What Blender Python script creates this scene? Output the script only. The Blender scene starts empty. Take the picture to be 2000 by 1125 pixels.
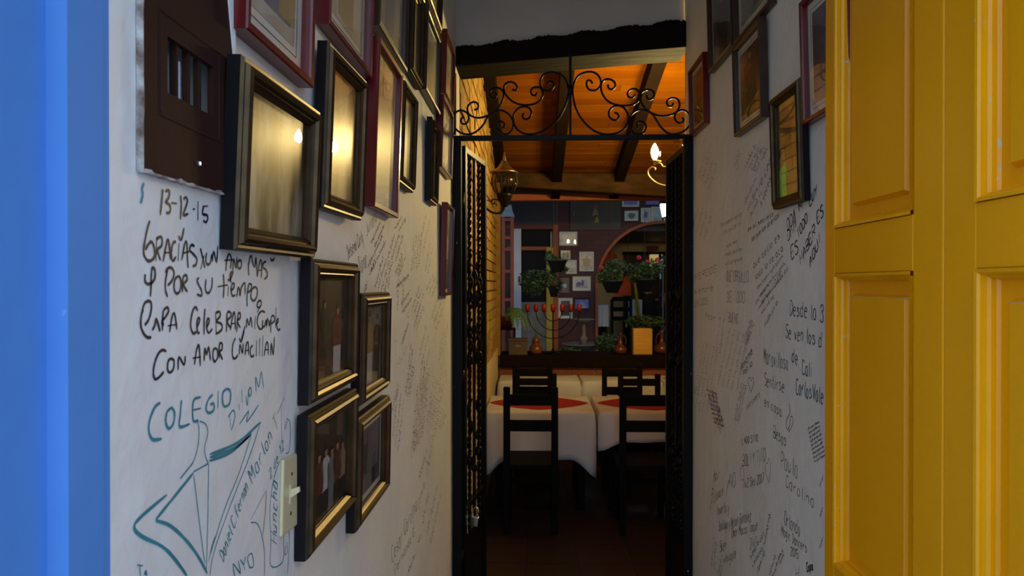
import bpy, math, random
from mathutils import Vector, Matrix
PI = math.pi
rnd = random.Random(7)

# ------------------------------------------------------------------ camera, sky, exposure
scene = bpy.context.scene
COL = scene.collection
cam_data = bpy.data.cameras.new('camera')
cam = bpy.data.objects.new('camera', cam_data)
COL.objects.link(cam)
cam.location = (0, 0, 1.70)
cam.rotation_euler = (PI / 2 - math.atan(6.5 / 1362), 0, math.atan(40 / 1362))
cam_data.sensor_width = 23.5
cam_data.lens = 1362 / 2000 * 23.5
cam_data.clip_start = 0.02
cam_data.dof.use_dof = True
cam_data.dof.focus_distance = 1.5
cam_data.dof.aperture_fstop = 7.0
scene.camera = cam

world = bpy.data.worlds.new('dusk_sky')
scene.world = world
world.use_nodes = True
bg = world.node_tree.nodes['Background']
bg.inputs['Color'].default_value = (0.585, 0.765, 1.0, 1)
bg.inputs['Strength'].default_value = 2.35

scene.view_settings.view_transform = 'Standard'
scene.view_settings.look = 'None'
scene.view_settings.gamma = 1
scene.view_settings.use_curve_mapping = False
scene.view_settings.exposure = 0.0
BULB = 950.0          # chandelier bulbs
LANTERN = 16.0        # cold patio lantern


# ------------------------------------------------------------------ materials
def mat(name, col, rough=0.6, metal=0.0, var=0.0, vscale=6.0, col2=None, bump=0.0, bscale=60.0,
        stretch=(1, 1, 1), emit=None, estr=0.0, coat=0.0, spec=0.5, speck=None, speck_scale=30, speck_at=0.68):
    m = bpy.data.materials.new(name)
    m.use_nodes = True
    nt = m.node_tree
    N, Lk = nt.nodes, nt.links
    b = N['Principled BSDF']
    b.inputs['Base Color'].default_value = (*col, 1)
    b.inputs['Roughness'].default_value = rough
    b.inputs['Metallic'].default_value = metal
    b.inputs['Specular IOR Level'].default_value = spec
    if coat:
        b.inputs['Coat Weight'].default_value = coat
        b.inputs['Coat Roughness'].default_value = 0.08
    tc = N.new('ShaderNodeTexCoord')
    mp = N.new('ShaderNodeMapping')
    mp.inputs['Scale'].default_value = stretch
    Lk.new(tc.outputs['Object'], mp.inputs['Vector'])
    src = None
    if var or col2:
        n = N.new('ShaderNodeTexNoise')
        n.inputs['Scale'].default_value = vscale
        n.inputs['Detail'].default_value = 5
        Lk.new(mp.outputs[0], n.inputs['Vector'])
        r = N.new('ShaderNodeValToRGB')
        r.color_ramp.elements[0].position = 0.35
        r.color_ramp.elements[1].position = 0.68
        c2 = col2 if col2 else tuple(c * (1 - var) for c in col)
        r.color_ramp.elements[0].color = (*c2, 1)
        r.color_ramp.elements[1].color = (*col, 1)
        Lk.new(n.outputs['Fac'], r.inputs['Fac'])
        src = r.outputs['Color']
    if speck:
        n2 = N.new('ShaderNodeTexNoise')
        n2.inputs['Scale'].default_value = speck_scale
        n2.inputs['Detail'].default_value = 4
        Lk.new(mp.outputs[0], n2.inputs['Vector'])
        r2 = N.new('ShaderNodeValToRGB')
        r2.color_ramp.elements[0].position = speck_at
        r2.color_ramp.elements[1].position = speck_at + 0.02
        r2.color_ramp.elements[0].color = (0, 0, 0, 1)
        r2.color_ramp.elements[1].color = (1, 1, 1, 1)
        Lk.new(n2.outputs['Fac'], r2.inputs['Fac'])
        mx = N.new('ShaderNodeMix')
        mx.data_type = 'RGBA'
        Lk.new(r2.outputs['Color'], mx.inputs['Factor'])
        if src is not None:
            Lk.new(src, mx.inputs[6])
        else:
            mx.inputs[6].default_value = (*col, 1)
        mx.inputs[7].default_value = (*speck, 1)
        src = mx.outputs[2]
    if src is not None:
        Lk.new(src, b.inputs['Base Color'])
    if bump:
        n3 = N.new('ShaderNodeTexNoise')
        n3.inputs['Scale'].default_value = bscale
        n3.inputs['Detail'].default_value = 6
        Lk.new(mp.outputs[0], n3.inputs['Vector'])
        bp = N.new('ShaderNodeBump')
        bp.inputs['Strength'].default_value = bump
        bp.inputs['Distance'].default_value = 0.007 if name == 'plaster' else 0.01
        Lk.new(n3.outputs['Fac'], bp.inputs['Height'])
        Lk.new(bp.outputs['Normal'], b.inputs['Normal'])
    if emit:
        b.inputs['Emission Color'].default_value = (*emit, 1)
        b.inputs['Emission Strength'].default_value = estr
    return m


def glass_mat(name, tint=(1, 1, 1), rough=0.0, ior=1.5, film=0.0):
    m = bpy.data.materials.new(name)
    m.use_nodes = True
    nt = m.node_tree
    for n in list(nt.nodes):
        nt.nodes.remove(n)
    o = nt.nodes.new('ShaderNodeOutputMaterial')
    mx = nt.nodes.new('ShaderNodeMixShader')
    fr = nt.nodes.new('ShaderNodeFresnel')
    fr.inputs['IOR'].default_value = ior
    tr = nt.nodes.new('ShaderNodeBsdfTransparent')
    tr.inputs['Color'].default_value = (*tint, 1)
    gl = nt.nodes.new('ShaderNodeBsdfGlossy')
    gl.inputs['Roughness'].default_value = rough
    # the pane's inner faces add nothing: reflect only where light enters the glass
    ge = nt.nodes.new('ShaderNodeNewGeometry')
    iv = nt.nodes.new('ShaderNodeMath')
    iv.operation = 'SUBTRACT'
    iv.inputs[0].default_value = 1.0
    nt.links.new(ge.outputs['Backfacing'], iv.inputs[1])
    ml = nt.nodes.new('ShaderNodeMath')
    ml.operation = 'MULTIPLY'
    nt.links.new(fr.outputs[0], ml.inputs[0])
    nt.links.new(iv.outputs[0], ml.inputs[1])
    nt.links.new(ml.outputs[0], mx.inputs[0])
    nt.links.new(tr.outputs[0], mx.inputs[1])
    if film:
        # a thin greasy film blurs part of the reflection
        g2 = nt.nodes.new('ShaderNodeBsdfGlossy')
        g2.inputs['Roughness'].default_value = 0.24
        mf = nt.nodes.new('ShaderNodeMixShader')
        mf.inputs[0].default_value = film
        nt.links.new(gl.outputs[0], mf.inputs[1])
        nt.links.new(g2.outputs[0], mf.inputs[2])
        nt.links.new(mf.outputs[0], mx.inputs[2])
    else:
        nt.links.new(gl.outputs[0], mx.inputs[2])
    nt.links.new(mx.outputs[0], o.inputs['Surface'])
    return m


def photo_mat(name, c1, c2, c3, scale=9.0, stretch=(1, 1, 1)):
    m = bpy.data.materials.new(name)
    m.use_nodes = True
    N, Lk = m.node_tree.nodes, m.node_tree.links
    b = N['Principled BSDF']
    b.inputs['Roughness'].default_value = 0.5
    tc = N.new('ShaderNodeTexCoord')
    mp = N.new('ShaderNodeMapping')
    mp.inputs['Scale'].default_value = stretch
    mp.inputs['Location'].default_value = (rnd.random() * 9, rnd.random() * 9, rnd.random() * 9)
    n = N.new('ShaderNodeTexNoise')
    n.inputs['Scale'].default_value = scale
    n.inputs['Detail'].default_value = 3
    r = N.new('ShaderNodeValToRGB')
    r.color_ramp.elements[0].position = 0.36
    r.color_ramp.elements[0].color = (*c1, 1)
    r.color_ramp.elements[1].position = 0.66
    r.color_ramp.elements[1].color = (*c3, 1)
    e = r.color_ramp.elements.new(0.5)
    e.color = (*c2, 1)
    Lk.new(tc.outputs['Object'], mp.inputs['Vector'])
    Lk.new(mp.outputs[0], n.inputs['Vector'])
    Lk.new(n.outputs['Fac'], r.inputs['Fac'])
    Lk.new(r.outputs['Color'], b.inputs['Base Color'])
    return m


def brick_mat(name, c1, c2, mortar, bw=0.24, bh=0.075):
    m = bpy.data.materials.new(name)
    m.use_nodes = True
    N, Lk = m.node_tree.nodes, m.node_tree.links
    b = N['Principled BSDF']
    b.inputs['Roughness'].default_value = 0.8
    tc = N.new('ShaderNodeTexCoord')
    sp = N.new('ShaderNodeSeparateXYZ')
    cb = N.new('ShaderNodeCombineXYZ')
    Lk.new(tc.outputs['Object'], sp.inputs[0])
    Lk.new(sp.outputs['X'], cb.inputs['X'])
    Lk.new(sp.outputs['Z'], cb.inputs['Y'])
    t = N.new('ShaderNodeTexBrick')
    t.inputs['Color1'].default_value = (*c1, 1)
    t.inputs['Color2'].default_value = (*c2, 1)
    t.inputs['Mortar'].default_value = (*mortar, 1)
    t.inputs['Scale'].default_value = 1.0
    t.inputs['Mortar Size'].default_value = 0.006
    t.inputs['Brick Width'].default_value = bw
    t.inputs['Row Height'].default_value = bh
    Lk.new(cb.outputs[0], t.inputs['Vector'])
    Lk.new(t.outputs['Color'], b.inputs['Base Color'])
    return m


M = {}
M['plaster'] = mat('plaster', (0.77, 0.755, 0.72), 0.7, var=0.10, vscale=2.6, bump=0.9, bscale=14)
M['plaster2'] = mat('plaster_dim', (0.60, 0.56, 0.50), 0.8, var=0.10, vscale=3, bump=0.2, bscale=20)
M['blue'] = mat('blue_paint', (0.095, 0.265, 0.64), 0.7, spec=0.15, var=0.12, vscale=3, bump=0.12, bscale=30, speck=(0.20, 0.36, 0.72), speck_scale=22, speck_at=0.76)
M['yellow'] = mat('yellow_paint', (0.90, 0.375, 0.0006), 0.28, spec=0.35, var=0.06, vscale=5, bump=0.05, bscale=45, stretch=(1, 1, 0.35), speck=(0.42, 0.40, 0.24), speck_scale=60, speck_at=0.79)
M['yellow_worn'] = mat('worn_yellow_paint', (0.92, 0.40, 0.001), 0.3, spec=0.35, var=0.12, vscale=14, bump=0.1, bscale=60, stretch=(1, 1, 0.4), speck=(0.50, 0.50, 0.36), speck_scale=110, speck_at=0.70)
M['dust'] = mat('grey_dust', (0.42, 0.36, 0.24), 0.9)
M['brown_paint'] = mat('brown_enamel', (0.034, 0.011, 0.008), 0.8, spec=0.15, var=0.25, vscale=9, bump=0.15, bscale=30, speck=(0.30, 0.25, 0.21), speck_scale=24, speck_at=0.755)
M['chip'] = mat('chipped_white_paint', (0.55, 0.53, 0.50), 0.85, var=0.5, vscale=40, col2=(0.14, 0.09, 0.07), bump=0.5, bscale=90)
M['bronze'] = mat('antique_bronze', (0.078, 0.050, 0.024), 0.36, metal=0.85, var=0.35, vscale=30)
M['black_side'] = mat('black_lacquer', (0.008, 0.0065, 0.0075), 0.45, spec=0.15)
M['red_lacquer'] = mat('dark_red_lacquer', (0.135, 0.008, 0.009), 0.24, var=0.25, vscale=12)
M['dark_wood'] = mat('dark_frame_wood', (0.045, 0.020, 0.012), 0.3, var=0.3, vscale=14)
M['glass'] = glass_mat('picture_glass', film=0.28)
M['clear_glass'] = glass_mat('chimney_glass')
M['lamp_glass'] = glass_mat('lantern_glass', (0.75, 0.70, 0.55), 0.02)
M['card'] = mat('white_mount_card', (0.62, 0.58, 0.50), 0.7)
M['back'] = mat('backing_board', (0.08, 0.06, 0.045), 0.9)
M['iron'] = mat('black_iron_paint', (0.005, 0.0045, 0.0045), 0.36, var=0.2, vscale=20, bump=0.08, bscale=80, spec=0.14)
M['iron_chip'] = mat('chipped_iron_paint', (0.005, 0.0045, 0.0045), 0.45, spec=0.12, speck=(0.35, 0.34, 0.33), speck_scale=30, speck_at=0.73, stretch=(1, 1, 0.5))
M['steel'] = mat('padlock_steel', (0.72, 0.74, 0.76), 0.22, metal=1.0)
M['beam'] = mat('old_dark_beam', (0.011, 0.0055, 0.004), 0.8, spec=0.1, var=0.4, vscale=7, bump=0.35, bscale=18, stretch=(0.25, 1, 1))
M['rafter'] = mat('rafter_wood', (0.012, 0.006, 0.003), 0.8, spec=0.08, var=0.3, vscale=9, bump=0.2, bscale=20)
M['eave'] = mat('rough_eave_timber', (0.085, 0.045, 0.02), 0.9, spec=0.08, var=0.5, vscale=12, bump=0.6, bscale=22, stretch=(0.4, 1, 1))
M['planks'] = [mat('orange_ceiling_plank', c, 0.5, spec=0.15, var=0.32, vscale=7, stretch=(0.18, 1, 1), bump=0.08, bscale=30) for c in
               ((0.22, 0.066, 0.0004), (0.19, 0.054, 0.0003), (0.25, 0.078, 0.0006), (0.17, 0.046, 0.0002))]
M['bricks'] = [mat('yellow_brick', c, 0.85, var=0.3, vscale=18, bump=0.4, bscale=50) for c in
               ((0.42, 0.25, 0.05), (0.34, 0.185, 0.035), (0.48, 0.30, 0.07))]
M['mortar'] = mat('brick_mortar', (0.34, 0.22, 0.08), 0.95, bump=0.4, bscale=60)
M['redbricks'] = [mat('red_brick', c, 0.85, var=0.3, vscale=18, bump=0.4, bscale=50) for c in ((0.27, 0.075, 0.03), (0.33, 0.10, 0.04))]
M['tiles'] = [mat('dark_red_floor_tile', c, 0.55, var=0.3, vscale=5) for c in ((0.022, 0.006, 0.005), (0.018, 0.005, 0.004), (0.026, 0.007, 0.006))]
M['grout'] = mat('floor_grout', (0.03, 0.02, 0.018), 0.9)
M['chair'] = mat('dark_chair_wood', (0.006, 0.0045, 0.0035), 0.65, spec=0.08, var=0.25, vscale=12, stretch=(1, 1, 0.2))
M['cloth'] = mat('white_tablecloth', (0.60, 0.59, 0.60), 0.9, var=0.06, vscale=5, bump=0.06, bscale=200)
M['red_cloth'] = mat('red_table_topper', (0.34, 0.008, 0.010), 0.85, var=0.1, vscale=9)
M['ivory'] = mat('ivory_plastic', (0.66, 0.58, 0.34), 0.32)
M['ochre'] = mat('ochre_dining_plaster', (0.34, 0.24, 0.12), 0.85, var=0.1, vscale=4, bump=0.1, bscale=30)
M['cream'] = mat('cream_plaster', (0.62, 0.50, 0.30), 0.85, var=0.08, vscale=4, bump=0.1, bscale=30)
M['ink'] = mat('black_marker_ink', (0.012, 0.010, 0.022), 0.55)
M['ink2'] = mat('black_pen_ink', (0.014, 0.013, 0.017), 0.6)
M['ink3'] = mat('grey_pen_ink', (0.045, 0.040, 0.040), 0.7)
M['ink4'] = mat('faded_pen_ink', (0.10, 0.088, 0.078), 0.8)
M['pencil'] = mat('pencil_grey', (0.19, 0.16, 0.115), 0.8)
M['teal'] = mat('teal_marker_ink', (0.035, 0.24, 0.30), 0.6, var=0.25, vscale=20)
M['blue_ink'] = mat('bright_teal_ink', (0.012, 0.20, 0.32), 0.6)
M['petrol'] = mat('petrol_marker_ink', (0.008, 0.085, 0.14), 0.6)
M['violet'] = mat('violet_ink', (0.06, 0.05, 0.16), 0.6)
M['red'] = mat('red_pen_ink', (0.42, 0.05, 0.03), 0.6)
M['bulb'] = mat('glowing_bulb', (1, 0.8, 0.5), 0.4, emit=(1.0, 0.71, 0.25), estr=BULB)
M['brass'] = mat('aged_brass', (0.30, 0.20, 0.08), 0.32, metal=0.9, var=0.3, vscale=25)
M['candle_sleeve'] = mat('cream_candle_sleeve', (0.75, 0.66, 0.45), 0.6)
M['cold'] = mat('glowing_lantern_glass', (0.9, 0.97, 1.0), 0.4, emit=(0.72, 0.95, 1.0), estr=LANTERN)
M['terracotta'] = mat('terracotta_paint', (0.15, 0.036, 0.026), 0.8, var=0.2, vscale=8)
M['slate_blue'] = mat('slate_blue_roof', (0.055, 0.085, 0.13), 0.5)
M['white_paint'] = mat('white_column_paint', (0.60, 0.62, 0.66), 0.8, var=0.1)
M['orange_wood'] = mat('orange_painted_wood', (0.34, 0.070, 0.006), 0.65, var=0.2, vscale=8)
M['yellow_post'] = mat('mustard_paint', (0.42, 0.28, 0.015), 0.6, var=0.2, vscale=8)
M['dark_panel'] = mat('dark_stained_panel', (0.035, 0.015, 0.011), 0.6, var=0.3, vscale=4)
M['window_dark'] = mat('dark_window_glass', (0.008, 0.008, 0.009), 0.6, spec=0.1)
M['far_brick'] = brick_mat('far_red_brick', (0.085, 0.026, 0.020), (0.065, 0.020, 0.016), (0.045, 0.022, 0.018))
M['mural'] = mat('faded_mural_board', (0.085, 0.065, 0.045), 0.8, var=0.3, vscale=3)
M['clay'] = mat('glazed_clay', (0.13, 0.034, 0.014), 0.28, var=0.3, vscale=8)
M['gourd'] = mat('polished_gourd', (0.17, 0.055, 0.018), 0.3, var=0.35, vscale=10)
M['crate'] = mat('old_box_wood', (0.085, 0.058, 0.036), 0.7, var=0.3, vscale=8)
M['straw'] = mat('woven_straw', (0.66, 0.36, 0.05), 0.75, var=0.25, vscale=30, stretch=(0.1, 0.1, 1), bump=0.4, bscale=60)
M['candle'] = mat('red_candle_wax', (0.24, 0.004, 0.005), 0.45)
M['stone'] = mat('pale_stone', (0.20, 0.19, 0.17), 0.85, var=0.3, vscale=8)
M['leaf'] = [mat('leaf_green', c, 0.6) for c in ((0.032, 0.066, 0.020), (0.05, 0.105, 0.032), (0.02, 0.04, 0.013))]
M['fern'] = [mat('fern_green', c, 0.6) for c in ((0.16, 0.30, 0.10), (0.11, 0.23, 0.07))]
M['pink'] = mat('pink_petal', (0.50, 0.03, 0.085), 0.6)
M['pot'] = mat('black_plastic_pot', (0.012, 0.013, 0.016), 0.45)
M['wire'] = mat('hanging_wire', (0.03, 0.03, 0.03), 0.5)
M['orange_cloth'] = mat('orange_fabric', (0.50, 0.07, 0.008), 0.9, var=0.2, vscale=6)
M['skin'] = mat('skin', (0.42, 0.20, 0.13), 0.6)
M['black_cloth'] = mat('dark_clothing', (0.012, 0.012, 0.016), 0.9)
M['hair'] = mat('dark_hair', (0.012, 0.008, 0.006), 0.6)
M['asphalt'] = mat('street_asphalt', (0.44, 0.43, 0.42), 0.9, var=0.2, vscale=8)
M['paper'] = mat('white_paper', (0.62, 0.66, 0.70), 0.8, speck=(0.10, 0.16, 0.40), speck_scale=60, speck_at=0.66)
M['meter'] = mat('grey_meter', (0.06, 0.06, 0.065), 0.35, var=0.5, vscale=30)


# ------------------------------------------------------------------ mesh helpers
class MB:
    def __init__(s):
        s.v, s.f, s.m = [], [], []

    def face(s, pts, m=0):
        i = len(s.v)
        s.v += [tuple(p) for p in pts]
        s.f.append(tuple(range(i, i + len(pts))))
        s.m.append(m)

    def box(s, x0, x1, y0, y1, z0, z1, m=0):
        i = len(s.v)
        s.v += [(x0, y0, z0), (x1, y0, z0), (x1, y1, z0), (x0, y1, z0), (x0, y0, z1), (x1, y0, z1), (x1, y1, z1), (x0, y1, z1)]
        for q in ((0, 3, 2, 1), (4, 5, 6, 7), (0, 1, 5, 4), (1, 2, 6, 5), (2, 3, 7, 6), (3, 0, 4, 7)):
            s.f.append(tuple(i + k for k in q))
            s.m.append(m)
        return s

    def hexa(s, bottom, top, m=0):
        """eight corners: bottom ring (ccw from above) and top ring"""
        i = len(s.v)
        s.v += [tuple(p) for p in bottom] + [tuple(p) for p in top]
        for q in ((0, 3, 2, 1), (4, 5, 6, 7), (0, 1, 5, 4), (1, 2, 6, 5), (2, 3, 7, 6), (3, 0, 4, 7)):
            s.f.append(tuple(i + k for k in q))
            s.m.append(m)
        return s

    def prism(s, poly, axis, a, b, m=0):
        """2D polygon extruded along an axis ('x','y','z') from a to b"""
        def P(p, t):
            return {'x': (t, p[0], p[1]), 'y': (p[0], t, p[1]), 'z': (p[0], p[1], t)}[axis]
        i, n = len(s.v), len(poly)
        s.v += [P(p, a) for p in poly] + [P(p, b) for p in poly]
        s.f.append(tuple(i + k for k in range(n)))
        s.f.append(tuple(i + n + k for k in reversed(range(n))))
        s.m += [m, m]
        for k in range(n):
            j = (k + 1) % n
            s.f.append((i + k, i + n + k, i + n + j, i + j))
            s.m.append(m)
        return s

    def tube(s, pts, r, n=6, m=0, closed=False):
        pts = [Vector(p) for p in pts]
        rs = r if isinstance(r, (list, tuple)) else [r] * len(pts)
        base = len(s.v)
        up = None
        for k, p in enumerate(pts):
            a = pts[max(k - 1, 0)]
            b = pts[min(k + 1, len(pts) - 1)]
            d = (b - a)
            d = d.normalized() if d.length > 1e-9 else Vector((0, 0, 1))
            if up is None:
                up = Vector((0, 0, 1)) if abs(d.z) < 0.9 else Vector((1, 0, 0))
            e1 = d.cross(up)
            if e1.length < 1e-6:
                e1 = d.orthogonal()
            e1.normalize()
            e2 = e1.cross(d).normalized()
            up = e2
            for q in range(n):
                t = 2 * PI * q / n
                s.v.append(tuple(p + (e1 * math.cos(t) + e2 * math.sin(t)) * rs[k]))
        for k in range(len(pts) - 1):
            for q in range(n):
                a, b = base + k * n + q, base + k * n + (q + 1) % n
                s.f.append((a, b, b + n, a + n))
                s.m.append(m)
        s.f.append(tuple(base + q for q in reversed(range(n))))
        s.f.append(tuple(base + (len(pts) - 1) * n + q for q in range(n)))
        s.m += [m, m]
        return s

    def lathe(s, prof, n=16, c=(0, 0, 0), m=0):
        base = len(s.v)
        for r, z in prof:
            for q in range(n):
                t = 2 * PI * q / n
                s.v.append((c[0] + r * math.cos(t), c[1] + r * math.sin(t), c[2] + z))
        for k in range(len(prof) - 1):
            for q in range(n):
                a, b = base + k * n + q, base + k * n + (q + 1) % n
                s.f.append((a, b, b + n, a + n))
                s.m.append(m)
        s.f.append(tuple(base + q for q in reversed(range(n))))
        s.f.append(tuple(base + (len(prof) - 1) * n + q for q in range(n)))
        s.m += [m, m]
        return s

    def twisted(s, x, y, z0, z1, r, m=0, pitch=0.07, step=0.012):
        base = len(s.v)
        k = int((z1 - z0) / step)
        for i in range(k + 1):
            z = z0 + (z1 - z0) * i / k
            for q in range(4):
                t = PI / 4 + PI / 2 * q + (z - z0) / pitch * PI
                s.v.append((x + r * math.cos(t), y + r * math.sin(t), z))
        for i in range(k):
            for q in range(4):
                a, b = base + i * 4 + q, base + i * 4 + (q + 1) % 4
                s.f.append((a, b, b + 4, a + 4))
                s.m.append(m)
        return s

    def build(s, name, mats, parent=None, smooth=False, bevel=0.0, loc=None):
        me = bpy.data.meshes.new(name)
        me.from_pydata(s.v, [], s.f)
        if not isinstance(mats, (list, tuple)):
            mats = [mats]
        for x in mats:
            me.materials.append(x)
        if len(mats) > 1:
            for p, k in zip(me.polygons, s.m):
                p.material_index = k
        if smooth:
            for p in me.polygons:
                p.use_smooth = len(p.vertices) <= 4
        me.update()
        o = bpy.data.objects.new(name, me)
        COL.objects.link(o)
        if loc is not None:
            o.location = loc
        if parent is not None:
            o.parent = parent
        if bevel:
            b = o.modifiers.new('bevel', 'BEVEL')
            b.width = bevel
            b.segments = 2
            b.limit_method = 'ANGLE'
        return o


def tag(o, label=None, cat=None, group=None, kind=None):
    if label:
        o['label'] = label
    if cat:
        o['category'] = cat
    if group:
        o['group'] = group
    if kind:
        o['kind'] = kind
    return o


def thing(name, label, cat, loc=(0, 0, 0), rot=(0, 0, 0), group=None):
    o = bpy.data.objects.new(name, None)
    o.empty_display_size = 0.05
    COL.objects.link(o)
    o.location = loc
    o.rotation_euler = rot
    return tag(o, label, cat, group)


def copy_thing(src, loc, rotz, label):
    r = src.copy()
    COL.objects.link(r)
    r.location = loc
    r.rotation_euler = (0, 0, rotz)
    r['label'] = label
    for ch in list(src.children):
        c = ch.copy()
        COL.objects.link(c)
        c.parent = r
        for g in list(ch.children):
            d = g.copy()
            COL.objects.link(d)
            d.parent = c
    return r


def struct(name, mb, m, label=None, bevel=0.0):
    o = mb.build(name, m, bevel=bevel)
    return tag(o, label=label, kind='structure')


def smooth_line(p, k=4):
    """Catmull-Rom through 2D/3D points"""
    if len(p) < 3:
        return p
    out = []
    n = len(p)
    for i in range(n - 1):
        p0, p1, p2, p3 = p[max(i - 1, 0)], p[i], p[i + 1], p[min(i + 2, n - 1)]
        for j in range(k):
            t = j / k
            out.append(tuple(0.5 * (2 * b + (c - a) * t + (2 * a - 5 * b + 4 * c - d) * t * t + (3 * b - a - 3 * c + d) * t ** 3)
                             for a, b, c, d in zip(p0, p1, p2, p3)))
    out.append(p[-1])
    return out


def at(x, y, Y):
    """a point at depth Y in the place, from where the photograph shows it"""
    return ((x - 1040) * Y / 1362, Y, 1.70 - (y - 556) * Y / 1362)

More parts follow.
